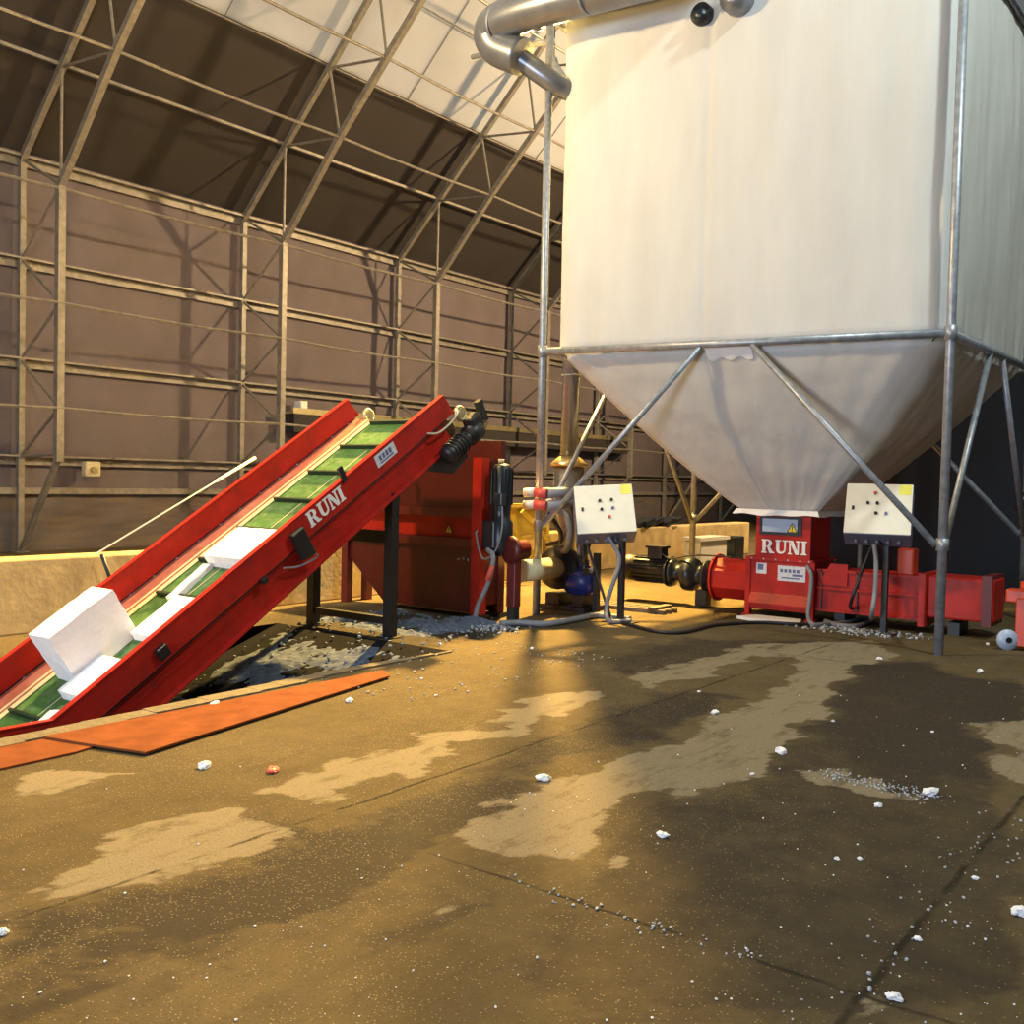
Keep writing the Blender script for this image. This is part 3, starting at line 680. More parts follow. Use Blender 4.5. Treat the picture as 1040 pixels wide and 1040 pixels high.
b = MB(); dd = (ax1-ax0).normalized(); lathe(b, ax1, dd, [(.14, 0), (.14, .03), (.24, .06), (.27, .08), (.27, .22), (.24, .25), (.1, .26)], 24); b.build('fan_housing', 'black', bl)
bc = V((-6.78, 10.32, .36))
b = MB(); lathe(b, bc, V((.9, -.1, 0)), [(.02, -.10), (.15, -.09), (.17, -.05), (.17, .2), (.15, .23), (.12, .29), (.03, .30)], 20)
for k in range(14):
    a = 2*math.pi*k/14; d = V((0, math.cos(a), math.sin(a))); b.obox(bc+d*.175+V((.08, 0, 0)), d*.015, V((.11, 0, 0)), d.cross(V((1, 0, 0)))*.004)
b.box(bc+V((0, -.07, .15)), bc+V((.16, .07, .26)), bev=.01); b.build('motor', 'blue', bl)['label'] = 'blue electric motor'
b = MB(); b.box((-7.15, 10.1, 0), (-6.5, 10.6, .06)); b.box((-7.1, 10.15, .06), (-6.9, 10.5, .2)); b.box((-6.72, 10.2, .06), (-6.6, 10.45, .2)); b.box((-6.48, 10.25, .0), (-6.42, 10.33, .72)); b.build('base_frame', 'black', bl)
# filter cylinder on the blower with rim, then the tall duct
DX, DY = -7.05, 10.52
cy = thing('air_riser', (DX, DY, .72), 'shiny vertical air duct with flared rim rising beside the silo', 'duct')
b = MB(); lathe(b, (DX, DY, .72), (0, 0, 1), [(.10, 0), (.10, .3), (.19, .55), (.19, 1.06)], 24); b.build('lower_sleeve', 'duct', cy)
b = MB(); lathe(b, (DX, DY, 1.76), (0, 0, 1), [(.19, 0), (.235, .01), (.24, .03), (.16, .10), (.115, .13)], 28); b.build('flared_rim', 'brass', cy)
b = MB(); lathe(b, (DX, DY, 1.88), (0, 0, 1), [(.112, 0), (.112, 4.4)], 24); b.build('riser', 'duct', cy)
for z in (2.9, 4.4): MB().ring((DX, DY, z), (0, 0, 1), .115, .01, 24, 6).build('clamp_ring', 'galv', cy)
# elbows and run across the top of the silo
top = V((DX, DY, 6.28))
Q = [on(562, 84, 1, 9.5), on(520, 54, 1, 9.3)]
pth = smooth_path([top, top+V((.02, -.12, .16)), Q[0]+V((0, .2, 0)), Q[1]], 6)
b = MB(); b.tube(pth, .12, 18); b.build('elbow', 'duct', cy)
b = MB(); b.tube(smooth_path([on(530, 58, 1, 9.3), on(505, 47, 1, 9.25), on(500, 30, 1, 9.2), on(516, 18, 1, 9.15), on(560, 4, 1, 9.15), on(630, -14, 1, 9.25), on(690, -34, 1, 9.3), V((-4.45, 9.75, 7.45)), V((-4.3, 10.5, 7.62)), V((-4.3, 11.1, 7.45)), V((-4.3, 11.3, 7.15))], 7), .21, 20); dt = b.build('top_run', 'duct', cy)
for (u, v, w) in ((508, 24, .6), (545, 9, .6), (600, -8, .3)):
    MB().ring(on(u, v, 1, 9.17), (1, -.1, -.3+w*.2), .215, .014, 24, 6).build('joint_band', 'galv', cy)
b = MB(); b.tube([on(480, 58, 1, 9.75), on(562, 41, 1, 9.62)], .035, 8); tag(b.build('bracket_arm', 'galv'), 'grey bracket arm reaching left from the top of the left silo leg, under the duct', 'bracket')
# hoses and red-white couplings strapped to the left silo leg
hs = thing('hose_bundle', (-6.95, 10.0, .5), 'tangle of grey and black hoses with couplings beside the left silo leg', 'hoses')
for k, pts in enumerate(([(-6.85, 9.62, 1.42), (-6.9, 9.9, 1.45), (-6.7, 10.0, 1.35), (-6.55, 10.1, 1.0), (-6.6, 10.15, .7)],
                         [(-6.80, 9.62, 1.30), (-6.85, 9.85, 1.32), (-6.65, 9.95, 1.1), (-6.75, 10.1, .8), (-6.9, 10.2, .7)],
                         [(-6.78, 9.95, 1.45), (-6.6, 9.95, 1.3), (-6.52, 10.05, .9), (-6.5, 10.1, .55), (-6.45, 10.05, .5)],
                         [(-6.82, 9.75, 1.2), (-6.75, 9.9, 1.0), (-6.80, 10.0, .85), (-7.0, 10.0, .8)],
                         [(-6.7, 10.1, 1.25), (-6.62, 10.15, 1.0), (-6.66, 10.2, .8), (-6.6, 10.2, .6)])):
    MB().tube(smooth_path(pts, 8), .045 if k < 3 else .03, 8).build('hose', ['grey_hose', 'grey_hose', 'cable', 'cable', 'rubber'][k], hs)
for z in (1.43, 1.29):
    MB().tube([(-6.93, 9.43, z), (-6.80, 9.46, z+.01)], .055, 10).build('coupling', 'wrap', hs)['label'] = 'white coupling end'
    MB().tube([(-6.80, 9.46, z+.01), (-6.66, 9.50, z)], .06, 10).build('coupling_band', 'red_rag', hs)['label'] = 'red coupling band'
    MB().tube([(-6.66, 9.50, z), (-6.56, 9.70, z+.02), (-6.60, 9.85, z+.02)], .06, 10).build('coupling_tail', 'grey_hose', hs)

# ------------------------------------------------------------------ silo frame
FL, FR, BR, BL = V((-6.83, 9.58, 0)), V((-2.48, 10.15, 0)), V((-2.40, 13.75, 0)), V((-6.86, 13.6, 0))
BZ = 3.08; TZ = 6.95
sf = thing('silo_frame', (-4.65, 11.7, 0), 'galvanised tube frame with four legs carrying the fabric silo', 'frame')
for p in (FL, FR, BR, BL):
    lg = MB().tube([p, p+V((0, 0, TZ))], .045, 12).build('leg', 'galv', sf)
for z in (BZ, TZ-.05):
    for a, c in ((FL, FR), (FR, BR), (BR, BL), (BL, FL)):
        MB().tube([a+V((0, 0, z)), c+V((0, 0, z))], .042, 10).build('beam', 'galv', sf)
for a, c in ((FL, FR), (FR, BR), (BR, BL), (BL, FL)):
    d = (c-a).normalized(); m_ = (a+c)/2
    for q, sg in ((a, -1), (c, 1)):
        MB().tube([m_+d*sg*.28+V((0, 0, BZ-.03)), q-d*sg*.06+V((0, 0, 1.05))], .033, 10).build('brace', 'galv', sf)
for p in (FL, FR, BR, BL):
    MB().tube([p+V((0, 0, 1.0)), p+V((0, 0, 1.12))], .06, 10).build('clamp', 'galv', sf); MB().tube([p+V((0, 0, BZ-.07)), p+V((0, 0, BZ+.07))], .058, 10).build('clamp', 'galv', sf)
b = MB(); b.tube([BR+V((0, 0, 1.55)), BR+V((-.10, -.05, 1.35))], .05, 8); b.build('cable_gland', 'black', sf)

# ------------------------------------------------------------------ fabric silo bag with cone
THX, THY = (-5.08, -4.18), (11.35, 12.2); TZC = 1.27
def sq(p, q, t): return p*(1-t)+q*t
def bag_point(u, z):
    """u in 0..4 around (front, right, back, left)"""
    ins = .06
    cs = [FL+V((ins, ins, 0)), FR+V((-ins*.7, ins, 0)), BR+V((-ins*.7, -ins, 0)), BL+V((ins, -ins, 0))]
    tc = [V((THX[0], THY[0], 0)), V((THX[1], THY[0], 0)), V((THX[1], THY[1], 0)), V((THX[0], THY[1], 0))]
    k = int(u) % 4; f = u-int(u)
    t = 1.0 if z >= BZ else max(0, (z-TZC)/(BZ-TZC))
    def P(C): return C[k]*(1-f)+C[(k+1) % 4]*f
    top_, bot = P(cs), P(tc)
    tt = t**.92
    p = bot*(1-tt)+top_*tt
    ctr = V((-4.65, 11.72, 0))*t+V((-4.63, 11.78, 0))*(1-t)
    # rounding of corners
    fc = min(f, 1-f)
    rnd = .12*max(0, 1-fc/.09)**2*(.3+.7*t)
    d = (p-ctr); p = p-d.normalized()*rnd
    # belly
    bel = .05*math.sin(math.pi*f)*math.sin(min(1, max(0, (z-BZ)/(TZ-BZ)))*math.pi) if z > BZ else .10*math.sin(math.pi*t)*(math.sin(math.pi*f)*.8+.2)
    nrm = [V((0, -1, 0)), V((1, 0, 0)), V((0, 1, 0)), V((-1, 0, 0))][k]
    p = p+nrm*bel
    # wrinkles
    w = .020*noise.fractal(V((u*3.2, z*.55, 1)), 1, 2, 4)+.010*noise.noise(V((u*14, z*.9, 4)))
    pull = .022*max(0, 1-abs(z-BZ)/.5)*noise.noise(V((u*22, z*1.3, 7)))
    if z < BZ: w += .018*noise.fractal(V((u*2.0+z*1.0, z*2.2, 9)), 1, 2, 3)
    sag = 0
    if k == 0 or k == 2:
        sag = .028*math.exp(-((f-.43)/.0045)**2)
    p = p+nrm*(w+pull-sag)
    if abs(z-BZ) < .05: p = p-nrm*.03
    return V((p.x, p.y, z))
NU = 480; zs = [TZC+(BZ-TZC)*i/46 for i in range(46)]+[BZ+(TZ-.0-BZ)*i/70 for i in range(71)]
b = MB(); rows = [[b.bm.verts.new(bag_point(4*i/NU, z)) for i in range(NU)] for z in zs]
for a, c in zip(rows, rows[1:]):
    for i in range(NU):
        f = b.bm.faces.new((a[i], a[(i+1) % NU], c[(i+1) % NU], c[i])); f.smooth = True
# roof of the bag: low pyramid
cap = b.bm.verts.new((-4.65, 11.7, TZ+.45))
for i in range(NU): b.bm.faces.new((rows[-1][i], rows[-1][(i+1) % NU], cap))
def bag_material():
    m, nt, bs = new_mat('white_silo_fabric'); N, L = nt.nodes, nt.links
    tc = N.new('ShaderNodeTexCoord'); mp = N.new('ShaderNodeMapping'); mp.inputs['Scale'].default_value = (1.6, 1.6, .3); L.new(tc.outputs['Object'], mp.inputs[0])
    n = N.new('ShaderNodeTexNoise'); n.inputs['Scale'].default_value = 2.0; n.inputs['Detail'].default_value = 7; L.new(mp.outputs[0], n.inputs['Vector'])
    r = N.new('ShaderNodeValToRGB'); r.color_ramp.elements[0].position = .3; r.color_ramp.elements[1].position = .68
    r.color_ramp.elements[0].color = (.58, .57, .55, 1); r.color_ramp.elements[1].color = (.64, .635, .615, 1)
    L.new(n.outputs['Fac'], r.inputs['Fac'])
    L.new(r.outputs['Color'], bs.inputs['Base Color']); bs.inputs['Roughness'].default_value = .55; bs.inputs['Specular IOR Level'].default_value = .3
    n3 = N.new('ShaderNodeTexNoise'); n3.inputs['Scale'].default_value = 5; n3.inputs['Detail'].default_value = 4; L.new(mp.outputs[0], n3.inputs['Vector'])
    bp = N.new('ShaderNodeBump'); bp.inputs['Strength'].default_value = .35; bp.inputs['Distance'].default_value = .02; L.new(n3.outputs['Fac'], bp.inputs['Height']); L.new(bp.outputs['Normal'], bs.inputs['Normal'])
    t = N.new('ShaderNodeBsdfTranslucent'); L.new(r.outputs['Color'], t.inputs['Color'])
    ms = N.new('ShaderNodeMixShader'); ms.inputs[0].default_value = .04
    L.new(bs.outputs[0], ms.inputs[1]); L.new(t.outputs[0], ms.inputs[2]); L.new(ms.outputs[0], N['Material Output'].inputs['Surface'])
    return m
M['bag'] = bag_material()
silo = thing('fabric_silo', (-4.65, 11.72, TZC), 'huge white fabric silo bag tapering to a cone above the red compactor', 'silo')
b.build('bag', 'bag', silo)
def strip(u, z0, z1, w, off, n=60):
    b = MB(); L_, R_ = [], []
    for i in range(n+1):
        z = z0+(z1-z0)*i/n
        for lst, uu in ((L_, u-w), (R_, u+w)):
            p = bag_point(uu, z); lst.append(b.bm.verts.new(p+V((0, -off, 0))))
    for i in range(n): b.bm.faces.new((L_[i], R_[i], R_[i+1], L_[i+1]))
    return b
# rim skirt at the bottom of the cone
b = MB()
c4 = [V((THX[0]-.05, THY[0]-.05, 0)), V((THX[1]+.05, THY[0]-.05, 0)), V((THX[1]+.05, THY[1]+.05, 0)), V((THX[0]-.05, THY[1]+.05, 0))]
lo, hi = [], []
for i in range(80):
    u = 4*i/80; k = int(u); f = u-k; p = c4[k]*(1-f)+c4[(k+1) % 4]*f
    d = (p-V((-4.63, 11.78, 0))).normalized()
    hi.append(b.bm.verts.new(p+V((0, 0, 1.30)))); lo.append(b.bm.verts.new(p+d*.05+V((0, 0, 1.235+.022*noise.noise(V((u*4, 0, 0)))))))
for i in range(80): b.bm.faces.new((lo[i], lo[(i+1) % 80], hi[(i+1) % 80], hi[i]))
b.build('cone_skirt', 'wrap', silo)
# tape patch under the middle of the front beam
pc = (FL+FR)/2
b = MB(); n = 14; g0, g1 = [], []
for i in range(n+1):
    f = .435+.125*i/n; p = bag_point(f, BZ-.06)+V((0, -.05, 0)); q = bag_point(f, BZ-.15-.02*math.sin(i*1.1))+V((0, -.02, 0))
    g0.append(b.bm.verts.new(p+V((0, 0, .03)))); g1.append(b.bm.verts.new(q))
for i in range(n): b.bm.faces.new((g0[i], g0[i+1], g1[i+1], g1[i]))
b.build('tape_patch', 'wrap', silo)
# vent stub and pipe stub at the top of the front face
vp = on(712, 14, 1, 9.80); b = MB(); lathe(b, vp+V((0, .18, 0)), (0, -1, 0), [(.115, 0), (.115, .20), (.095, .21), (.02, .20)], 20); b.build('vent_stub', 'motor', silo)
vp2 = on(745, -4, 1, 9.75); b = MB(); lathe(b, vp2+V((0, .3, 0)), (0, -1, 0), [(.16, 0), (.16, .3), (.14, .31), (.02, .3)], 20); b.build('inlet_stub', 'duct', silo)

# ------------------------------------------------------------------ compactor under the cone
cp = thing('foam_compactor', (-4.4, 11.8, 0), 'red compactor with RUNI lettering under the silo cone', 'machine')
FY = 11.42   # front of the feed box
b = MB(); b.box((-5.0, FY, .10), (-4.22, 12.15, .70), bev=.01); b.build('feed_body', 'red', cp)
b = MB(); b.box((-4.93, FY+.02, .70), (-4.25, 12.1, 1.24), bev=.008); b.build('feed_throat', 'red', cp)
b = MB(); b.box((-5.03, FY-.03, .69), (-4.20, 12.18, .725)); b.build('throat_flange', 'red', cp)
b = MB()
for x in (-4.95, -4.80, -4.65, -4.5, -4.35, -4.24): b.tube([(x, FY-.035, .707), (x, FY-.02, .707)], .012, 6)
b.build('flange_bolts', 'galv', cp)
for x in (-5.03, -4.24):
    b = MB(); b.box((x, FY-.02, .03), (x+.06, FY+.06, .70)); b.box((x-.03, FY-.05, 0), (x+.09, FY+.10, .03)); b.build('foot_post', 'red', cp)
b = MB(); b.prism([(-4.97, FY-.002, .16), (-4.97, FY-.002, .30), (-4.97, FY-.05, .18), (-4.97, FY-.05, .16)], (.72, 0, 0)); b.build('lower_ledge', 'red', cp)
b = MB(); b.box((-4.88, FY+.004, 1.0), (-4.36, FY+.019, 1.22)); wp = b.build('window_frame', 'black', cp)
MB().box((-4.84, FY-.001, 1.035), (-4.41, FY+.004, 1.19)).build('window_plate', 'glass_panel', wp)
triangle_sign((-4.47, FY-.002, 1.04), (1, 0, 0), (0, 0, 1), .06, cp, (0, -1, 0))
b = MB(); lettering(b, 'RUNI', (-4.85, FY+.018, .775), (1, 0, 0), (0, 0, 1), .165, .05); lt = b.build('lettering', 'white', cp); lt['label'] = 'white RUNI lettering'
b = MB(); b.box((-4.90, FY-.004, .525), (-4.77, FY-.0005, .655)); s1 = b.build('sticker', 'sticker', cp)
MB().box((-4.88, FY-.006, .57), (-4.81, FY-.0042, .64)).build('sticker_print', 'ink', s1)
b = MB(); b.box((-4.63, FY-.004, .46), (-4.29, FY-.0005, .64)); s1 = b.build('sticker', 'sticker', cp)
b = MB()
for k in range(5): b.box((-4.60+.05*k, FY-.006, .56), (-4.565+.05*k, FY-.0042, .60))
b.box((-4.58, FY-.006, .49), (-4.36, FY-.0042, .505)); b.box((-4.45, FY-.006, .52), (-4.32, FY-.0042, .545)); b.build('sticker_print', 'ink', s1)
# left octagonal end
def octo(x0, x1, cy, cz, r, name, m, par):
    b = MB(); b.tube([(x0, cy, cz), (x1, cy, cz)], r, 8, True)
    for v in b.bm.verts:
        d = V((0, v.co.y-cy, v.co.z-cz)); a = math.pi/8; v.co = V((v.co.x, cy+d.y*math.cos(a)-d.z*math.sin(a), cz+d.y*math.sin(a)+d.z*math.cos(a)))
    for f in b.bm.faces: f.smooth = False
    return b.build(name, m, par)
octo(-5.55, -4.98, 11.8, .40, .27, 'screw_housing', 'red', cp)
b = MB(); b.tube([(-5.58, 11.8, .40), (-5.55, 11.8, .40)], .30, 20); b.build('housing_flange', 'red', cp)
# black gearbox and motor
b = MB(); lathe(b, (-5.58, 11.8, .40), (-1, 0, .02), [(.15, 0), (.15, .12), (.20, .13), (.20, .16), (.12, .18), (.14, .28), (.20, .30), (.22, .36), (.22, .44), (.14, .48), (.10, .56), (.15, .60), (.18, .62), (.18, .66)], 20); b.build('gearbox', 'motor', cp)
b = MB(); lathe(b, (-6.24, 11.8, .42), (-1, 0, .03), [(.20, 0), (.20, .03), (.155, .05), (.155, .52), (.175, .54), (.175, .66), (.15, .72), (.03, .73)], 22)
for k in range(16):
    a = 2*math.pi*k/16; d = V((0, math.cos(a), math.sin(a))); b.obox(V((-6.53, 11.8, .43))+d*.165, d*.014, V((.23, 0, 0)), d.cross(V((1, 0, 0)))*.004)
dm = b.build('drive_motor', 'black', cp)
b = MB(); b.box((-6.55, 11.69, .58), (-6.34, 11.88, .74), bev=.012); b.box((-6.57, 11.67, .72), (-6.32, 11.9, .75)); b.build('terminal_box', 'black', dm)
MB().tube(smooth_path([(-6.36, 11.72, .66), (-6.2, 11.68, .60), (-5.9, 11.66, .66), (-5.6, 11.62, .68), (-5.3, 11.60, .68)], 6), .012, 6).build('motor_cable', 'cable', cp)
b = MB(); b.box((-5.85, 11.72, .02), (-5.70, 11.88, .22)); b.build('motor_support', 'black', cp)
# right pressing channel
PY = 11.50
b = MB(); b.box((-4.20, PY, .14), (-3.02, 12.1, .62), bev=.01); b.build('press_channel', 'red', cp)
b = MB(); b.box((-4.20, PY-.035, .40), (-3.02, PY, .43)); b.box((-4.20, PY-.035, .14), (-3.02, PY, .17)); b.box((-4.20, PY-.03, .60), (-3.02, PY, .63)); b.build('channel_rib', 'red', cp)
for x in (-4.13, -3.72): MB().box((x, PY-.03, .14), (x+.02, PY, .62)).build('channel_stiffener', 'dark_red', cp)
b = MB(); b.prism([(-4.16, PY-.03, .45), (-3.82, PY-.03, .45), (-3.82, PY-.03, .70), (-4.02, PY-.03, .70)], (0, .03, 0)); b.build('guard_plate', 'red', cp)
b = MB(); b.box((-3.03, PY-.06, .08), (-2.96, 12.15, .66)); b.build('channel_flange', 'red', cp)
b = MB(); b.box((-3.30, PY+.05, .62), (-3.12, PY+.25, .92), bev=.02); b.build('sensor_tower', 'orange_red', cp)
b = MB(); b.box((-2.96, PY+.03, .18), (-2.28, 12.05, .64), bev=.02); b.build('outlet_channel', 'red', cp)
b = MB(); b.box((-2.40, PY+.0, .14), (-2.30, 12.08, .68)); b.build('outlet_flange', 'dark_red', cp)
for x in (-4.0, -2.75): MB().box((x, PY+.1, 0), (x+.12, 12.0, .14)).build('support_foot', 'black', cp)
# grey upright post behind the throat
b = MB(); b.tube([(-4.05, 12.6, .0), (-4.05, 12.6, 1.2)], .03, 8); tag(b.build('support_post', 'steel'), 'thin grey post standing behind the feed throat of the compactor', 'post')
# white foam sheet and conduits at its foot
def blob_sheet(name, lb, poly, z, m, cat='foam sheet', amp=.015):
    b = MB(); b.prism([(x, y, z) for x, y in poly], (0, 0, .02+amp)); return tag(b.build(name, m), lb, cat)
blob_sheet('foam_sheet', 'white foam sheet on the floor under the front of the compactor feed box', [(-4.98, 11.08), (-4.86, 11.36), (-4.30, 11.36), (-4.22, 11.12), (-4.32, 10.96), (-4.70, 10.98)], .0, 'foam')

# ------------------------------------------------------------------ control cabinets on stands
def cabinet(base, tc_, w, h, d, yaw, tilt, roll, lb, buttons):
    """tc_: centre of front face; yaw: direction the front faces, from -Y, radians"""
    base = V(base)
    t = thing('control_cabinet', base, lb, 'control cabinet', 'control cabinets under the silo')
    R = Matrix.Rotation(yaw, 3, 'Z') @ Matrix.Rotation(roll, 3, 'Y') @ Matrix.Rotation(-tilt, 3, 'X')
    X, N_, U = R @ V((1, 0, 0)), R @ V((0, -1, 0)), R @ V((0, 0, 1))
    c = V(tc_)
    MB().obox(c-N_*d/2, X*w/2, N_*d/2, U*h/2, .012).build('housing', 'grey_paint', t)
    dr = MB().obox(c+N_*.008, X*(w/2-.004), N_*.008, U*(h/2-.004), .006).build('door', 'cream', t)
    MB().obox(c+N_*.02-X*(w*.38), X*.012, N_*.006, U*.022).build('latch', 'black', dr)
    for k, (bx, by) in enumerate(buttons):
        p = c+N_*.016+X*bx*w+U*by*h
        MB().tube([p, p+N_*.022], .017, 10).build('button', ['black', 'black', 'motor', 'ink', 'ink_red', 'black'][k % 6], dr)
    MB().obox(c+N_*.0175+X*w*.38+U*h*.38, X*w*.09, N_*.001, U*h*.10).build('yellow_label', 'yellow_label', dr)
    for k in range(5): 
        p = c-N_*(d*.5)-U*(h/2)+X*(-.32+.16*k)*w
        MB().tube([p, p-U*.035], .02, 8).build('cable_gland', 'grey_hose', t)
    tp = c-N_*d*.6-U*h*.30
    MB().box((base.x-.03, base.y-.03, .012), (base.x+.03, base.y+.03, c.z-.36)).build('stand_post', 'black', t)
    MB().box((base.x-.17, base.y-.13, 0), (base.x+.17, base.y+.13, .012)).build('stand_foot', 'black', t)
    MB().bar((base.x, base.y, c.z-.38), c-N_*d*.55-U*h*.49, .06).build('stand_head', 'black', t)
    return t
cabinet((-5.80, 9.78, 0), (-5.97, 9.66, 1.275), .67, .60, .30, math.radians(38), math.radians(27), math.radians(-4), 'cream control cabinet on a stand left of the compactor, beside the left silo leg',
        [(-.08, .16), (.12, .17), (-.06, -.02), (.13, .0), (.06, -.18)])
cabinet((-3.30, 11.15, 0), (-3.34, 10.95, 1.36), .68, .60, .30, math.radians(13), math.radians(27), 0, 'cream control cabinet on a stand right of the compactor, crossed by the silo brace',
        [(-.16, .10), (-.02, .10), (-.03, -.10), (.12, -.10), (-.06, .30)])

# ------------------------------------------------------------------ cables on the floor
def cable(name, lb, pts, r, m, zc=None):
    b = MB(); b.tube(smooth_path([V((p[0], p[1], max(p[2], r+.001))) for p in pts], 8), r, 8); return tag(b.build(name, m), lb, 'cable')
def gp(u, v, z=0.0): return G(u, v, z)
cable('floor_conduit', 'grey conduit lying on the floor from the shredder to the left cabinet stand', [gp(508, 634, .03), gp(530, 636), gp(556, 637), gp(585, 632), gp(605, 628), gp(625, 630), gp(640, 632)], .035, 'grey_hose')
cable('black_cable', 'black cable snaking on the floor in front of the compactor', [gp(632, 634), gp(665, 643), gp(695, 644), gp(725, 637), gp(770, 634), gp(820, 636), gp(850, 632), gp(868, 618, .04), (-3.62, 11.0, .3), (-3.50, 11.05, .75), (-3.40, 11.08, 1.05)], .02, 'cable')
cable('grey_conduit', 'grey conduit dropping down the right edge of the compactor feed box', [(-4.26, 11.38, .66), (-4.19, 11.34, .55), (-4.19, 11.32, .30), (-4.19, 11.28, .12), gp(825, 634, .03), gp(840, 636), gp(862, 634), gp(880, 628)], .026, 'grey_hose')
cable('grey_conduit', 'grey conduit looping from the right cabinet down to the floor', [(-3.36, 10.92, .98), (-3.34, 10.94, .80), (-3.34, 10.94, .5), (-3.36, 10.92, .22), gp(886, 630, .05), gp(870, 638), gp(850, 637), gp(838, 633)], .026, 'grey_hose')
cable('black_cable', 'black cable hanging from the left cabinet to its stand foot', [(-6.18, 9.62, .99), (-6.16, 9.62, .85), (-6.02, 9.66, .45), (-5.88, 9.66, .12), (-5.80, 9.62, .02)], .016, 'cable')
cable('grey_conduit', 'grey conduit running down the stand of the left cabinet', [(-5.92, 9.66, .98), (-5.80, 9.72, .72), (-5.86, 9.68, .42), (-5.90, 9.64, .2), (-5.82, 9.56, .04), gp(640, 633)], .026, 'grey_hose')
cable('black_cable', 'short black cable loop between the hose bundle and the left cabinet', [(-6.46, 9.95, .72), (-6.40, 9.85, .60), (-6.28, 9.75, .68), (-6.12, 9.66, .96)], .014, 'cable')

# ------------------------------------------------------------------ pallet truck at the right edge
pt = thing('hand_pallet_truck', (-1.92, 11.15, 0), 'orange red hand pallet truck with grey wheel cut by the right edge', 'pallet truck')
wc = G(1028, 654) + V((0, 0, .11)); wc = V((-2.04, 11.0, .10))
b = MB(); lathe(b, wc, (.55, -.83, 0), [(.03, -.035), (.10, -.03), (.105, 0), (.10, .03), (.03, .035)], 22); wl = b.build('wheel', 'glass_panel', pt)
b = MB(); lathe(b, wc, (.55, -.83, 0), [(.03, -.045), (.03, .045)], 12); b.build('wheel_hub', 'black', wl)
b = MB(); b.box((-1.98, 11.02, .04), (-1.80, 11.14, .52), bev=.01); b.build('yoke', 'orange_red', pt)
b = MB(); b.tube([(-1.92, 11.2, .1), (-1.92, 11.2, .68)], .06, 14); b.box((-2.1, 11.12, .46), (-1.75, 11.3, .60), bev=.02); b.build('pump', 'orange_red', pt)
b = MB(); b.box((-1.98, 11.3, .08), (-1.80, 12.4, .16)); b.build('fork', 'orange_red', pt)
b = MB(); b.box((-1.55, 11.3, .08), (-1.37, 12.4, .16)); b.build('fork', 'orange_red', pt)
b = MB(); b.box((-1.98, 11.22, .08), (-1.37, 11.32, .45)); b.build('fork_frame', 'orange_red', pt)
b = MB(); b.tube(smooth_path([(-1.9, 11.16, .65), (-1.86, 10.98, .9), (-1.82, 10.85, 1.15)], 5), .02, 8); b.ring((-1.81, 10.82, 1.24), (0, 1, .3), .09, .015); b.build('handle', 'black', pt)

# ------------------------------------------------------------------ background things by the low wall
t = thing('plastic_crate', (-8.95, 18.6, 0), 'cream plastic crate on the floor beyond the compactor motor', 'crate')
b = MB(); b.box((-9.2, 17.9, .0), (-8.85, 19.1, .45), bev=.02); b.build('tub', 'cream', t)
b = MB(); b.box((-9.24, 17.85, .45), (-8.81, 19.15, .52)); b.build('lid', 'cream', t)
b = MB(); b.box((-9.2, 19.3, .0), (-8.75, 19.75, .50), bev=.03); tag(b.build('dark_bin', 'motor'), 'small dark bin right of the cream crate', 'bin')
b = MB()
for i in range(9): b.obox((-9.55+random.uniform(-.1, .1), 16.6+i*.17, .72+.06+.03*(i % 3)), V((.16, .03*random.uniform(-1, 1), 0)), V((0, .10, .02)), V((0, 0, .05)), .01)
tag(b.build('scrap_pile', 'motor'), 'small dark heap of scrap on top of the low concrete wall', 'scrap', kind='stuff')
b = MB()
for i in range(3): b.box((-7.2, 10.7+i*.14, .0), (-5.75, 10.78+i*.14, .05))
b.box((-7.1, 10.68, .05), (-7.0, 11.1, .08)); b.box((-5.95, 10.68, .05), (-5.85, 11.1, .08))
tag(b.build('timber_slats', 'wood'), 'flat dark timber pallet deck on the floor under the compactor motor', 'pallet')
# yellow steel rack behind the shredder
t = thing('yellow_rack', (-9.0, 12.3, 0), 'yellow steel rack against the low wall behind the left silo leg', 'rack')
for y in (11.6, 13.1): MB().box((-9.25, y, 0), (-9.17, y+.08, 1.2)).build('upright', 'yellow_paint', t)
MB().box((-9.24, 11.68, .72), (-9.20, 13.1, 1.18)).build('panel', 'yellow_paint', t)
for z in (.35, .65, 1.15): MB().box((-9.24, 11.6, z), (-9.14, 13.18, z+.06)).build('rail', 'yellow_paint', t)
MB().bar((-9.12, 11.65, 1.1), (-8.6, 12.6, .05), .07).build('stay', 'yellow_paint', t)
MB().bar((-9.12, 12.35, 1.1), (-8.6, 13.3, .05), .07).build('stay', 'yellow_paint', t)
# pole leaning from the low wall to the side wall, small dark stake
b = MB(); p0_, p1_ = V((-9.5, 5.6, .73)), V((-10.4, 8.3, 1.78)); b.tube([p0_, p0_.lerp(p1_, .7), p0_.lerp(p1_, .72), p1_], 1, 8, True, [.009, .009, .02, .02]); tag(b.build('leaning_pole', 'cream'), 'thin pale pole leaning behind the upper edge of the conveyor', 'pole')
b = MB(); b.tube([on(103, 563, 0, -9.3), on(112, 588, 0, -9.3), V((-9.3, on(112, 588, 0, -9.3).y+.14, 0))], .02, 8); tag(b.build('dark_stake', 'black'), 'short dark stake against the low concrete wall at the left rail', 'stake')

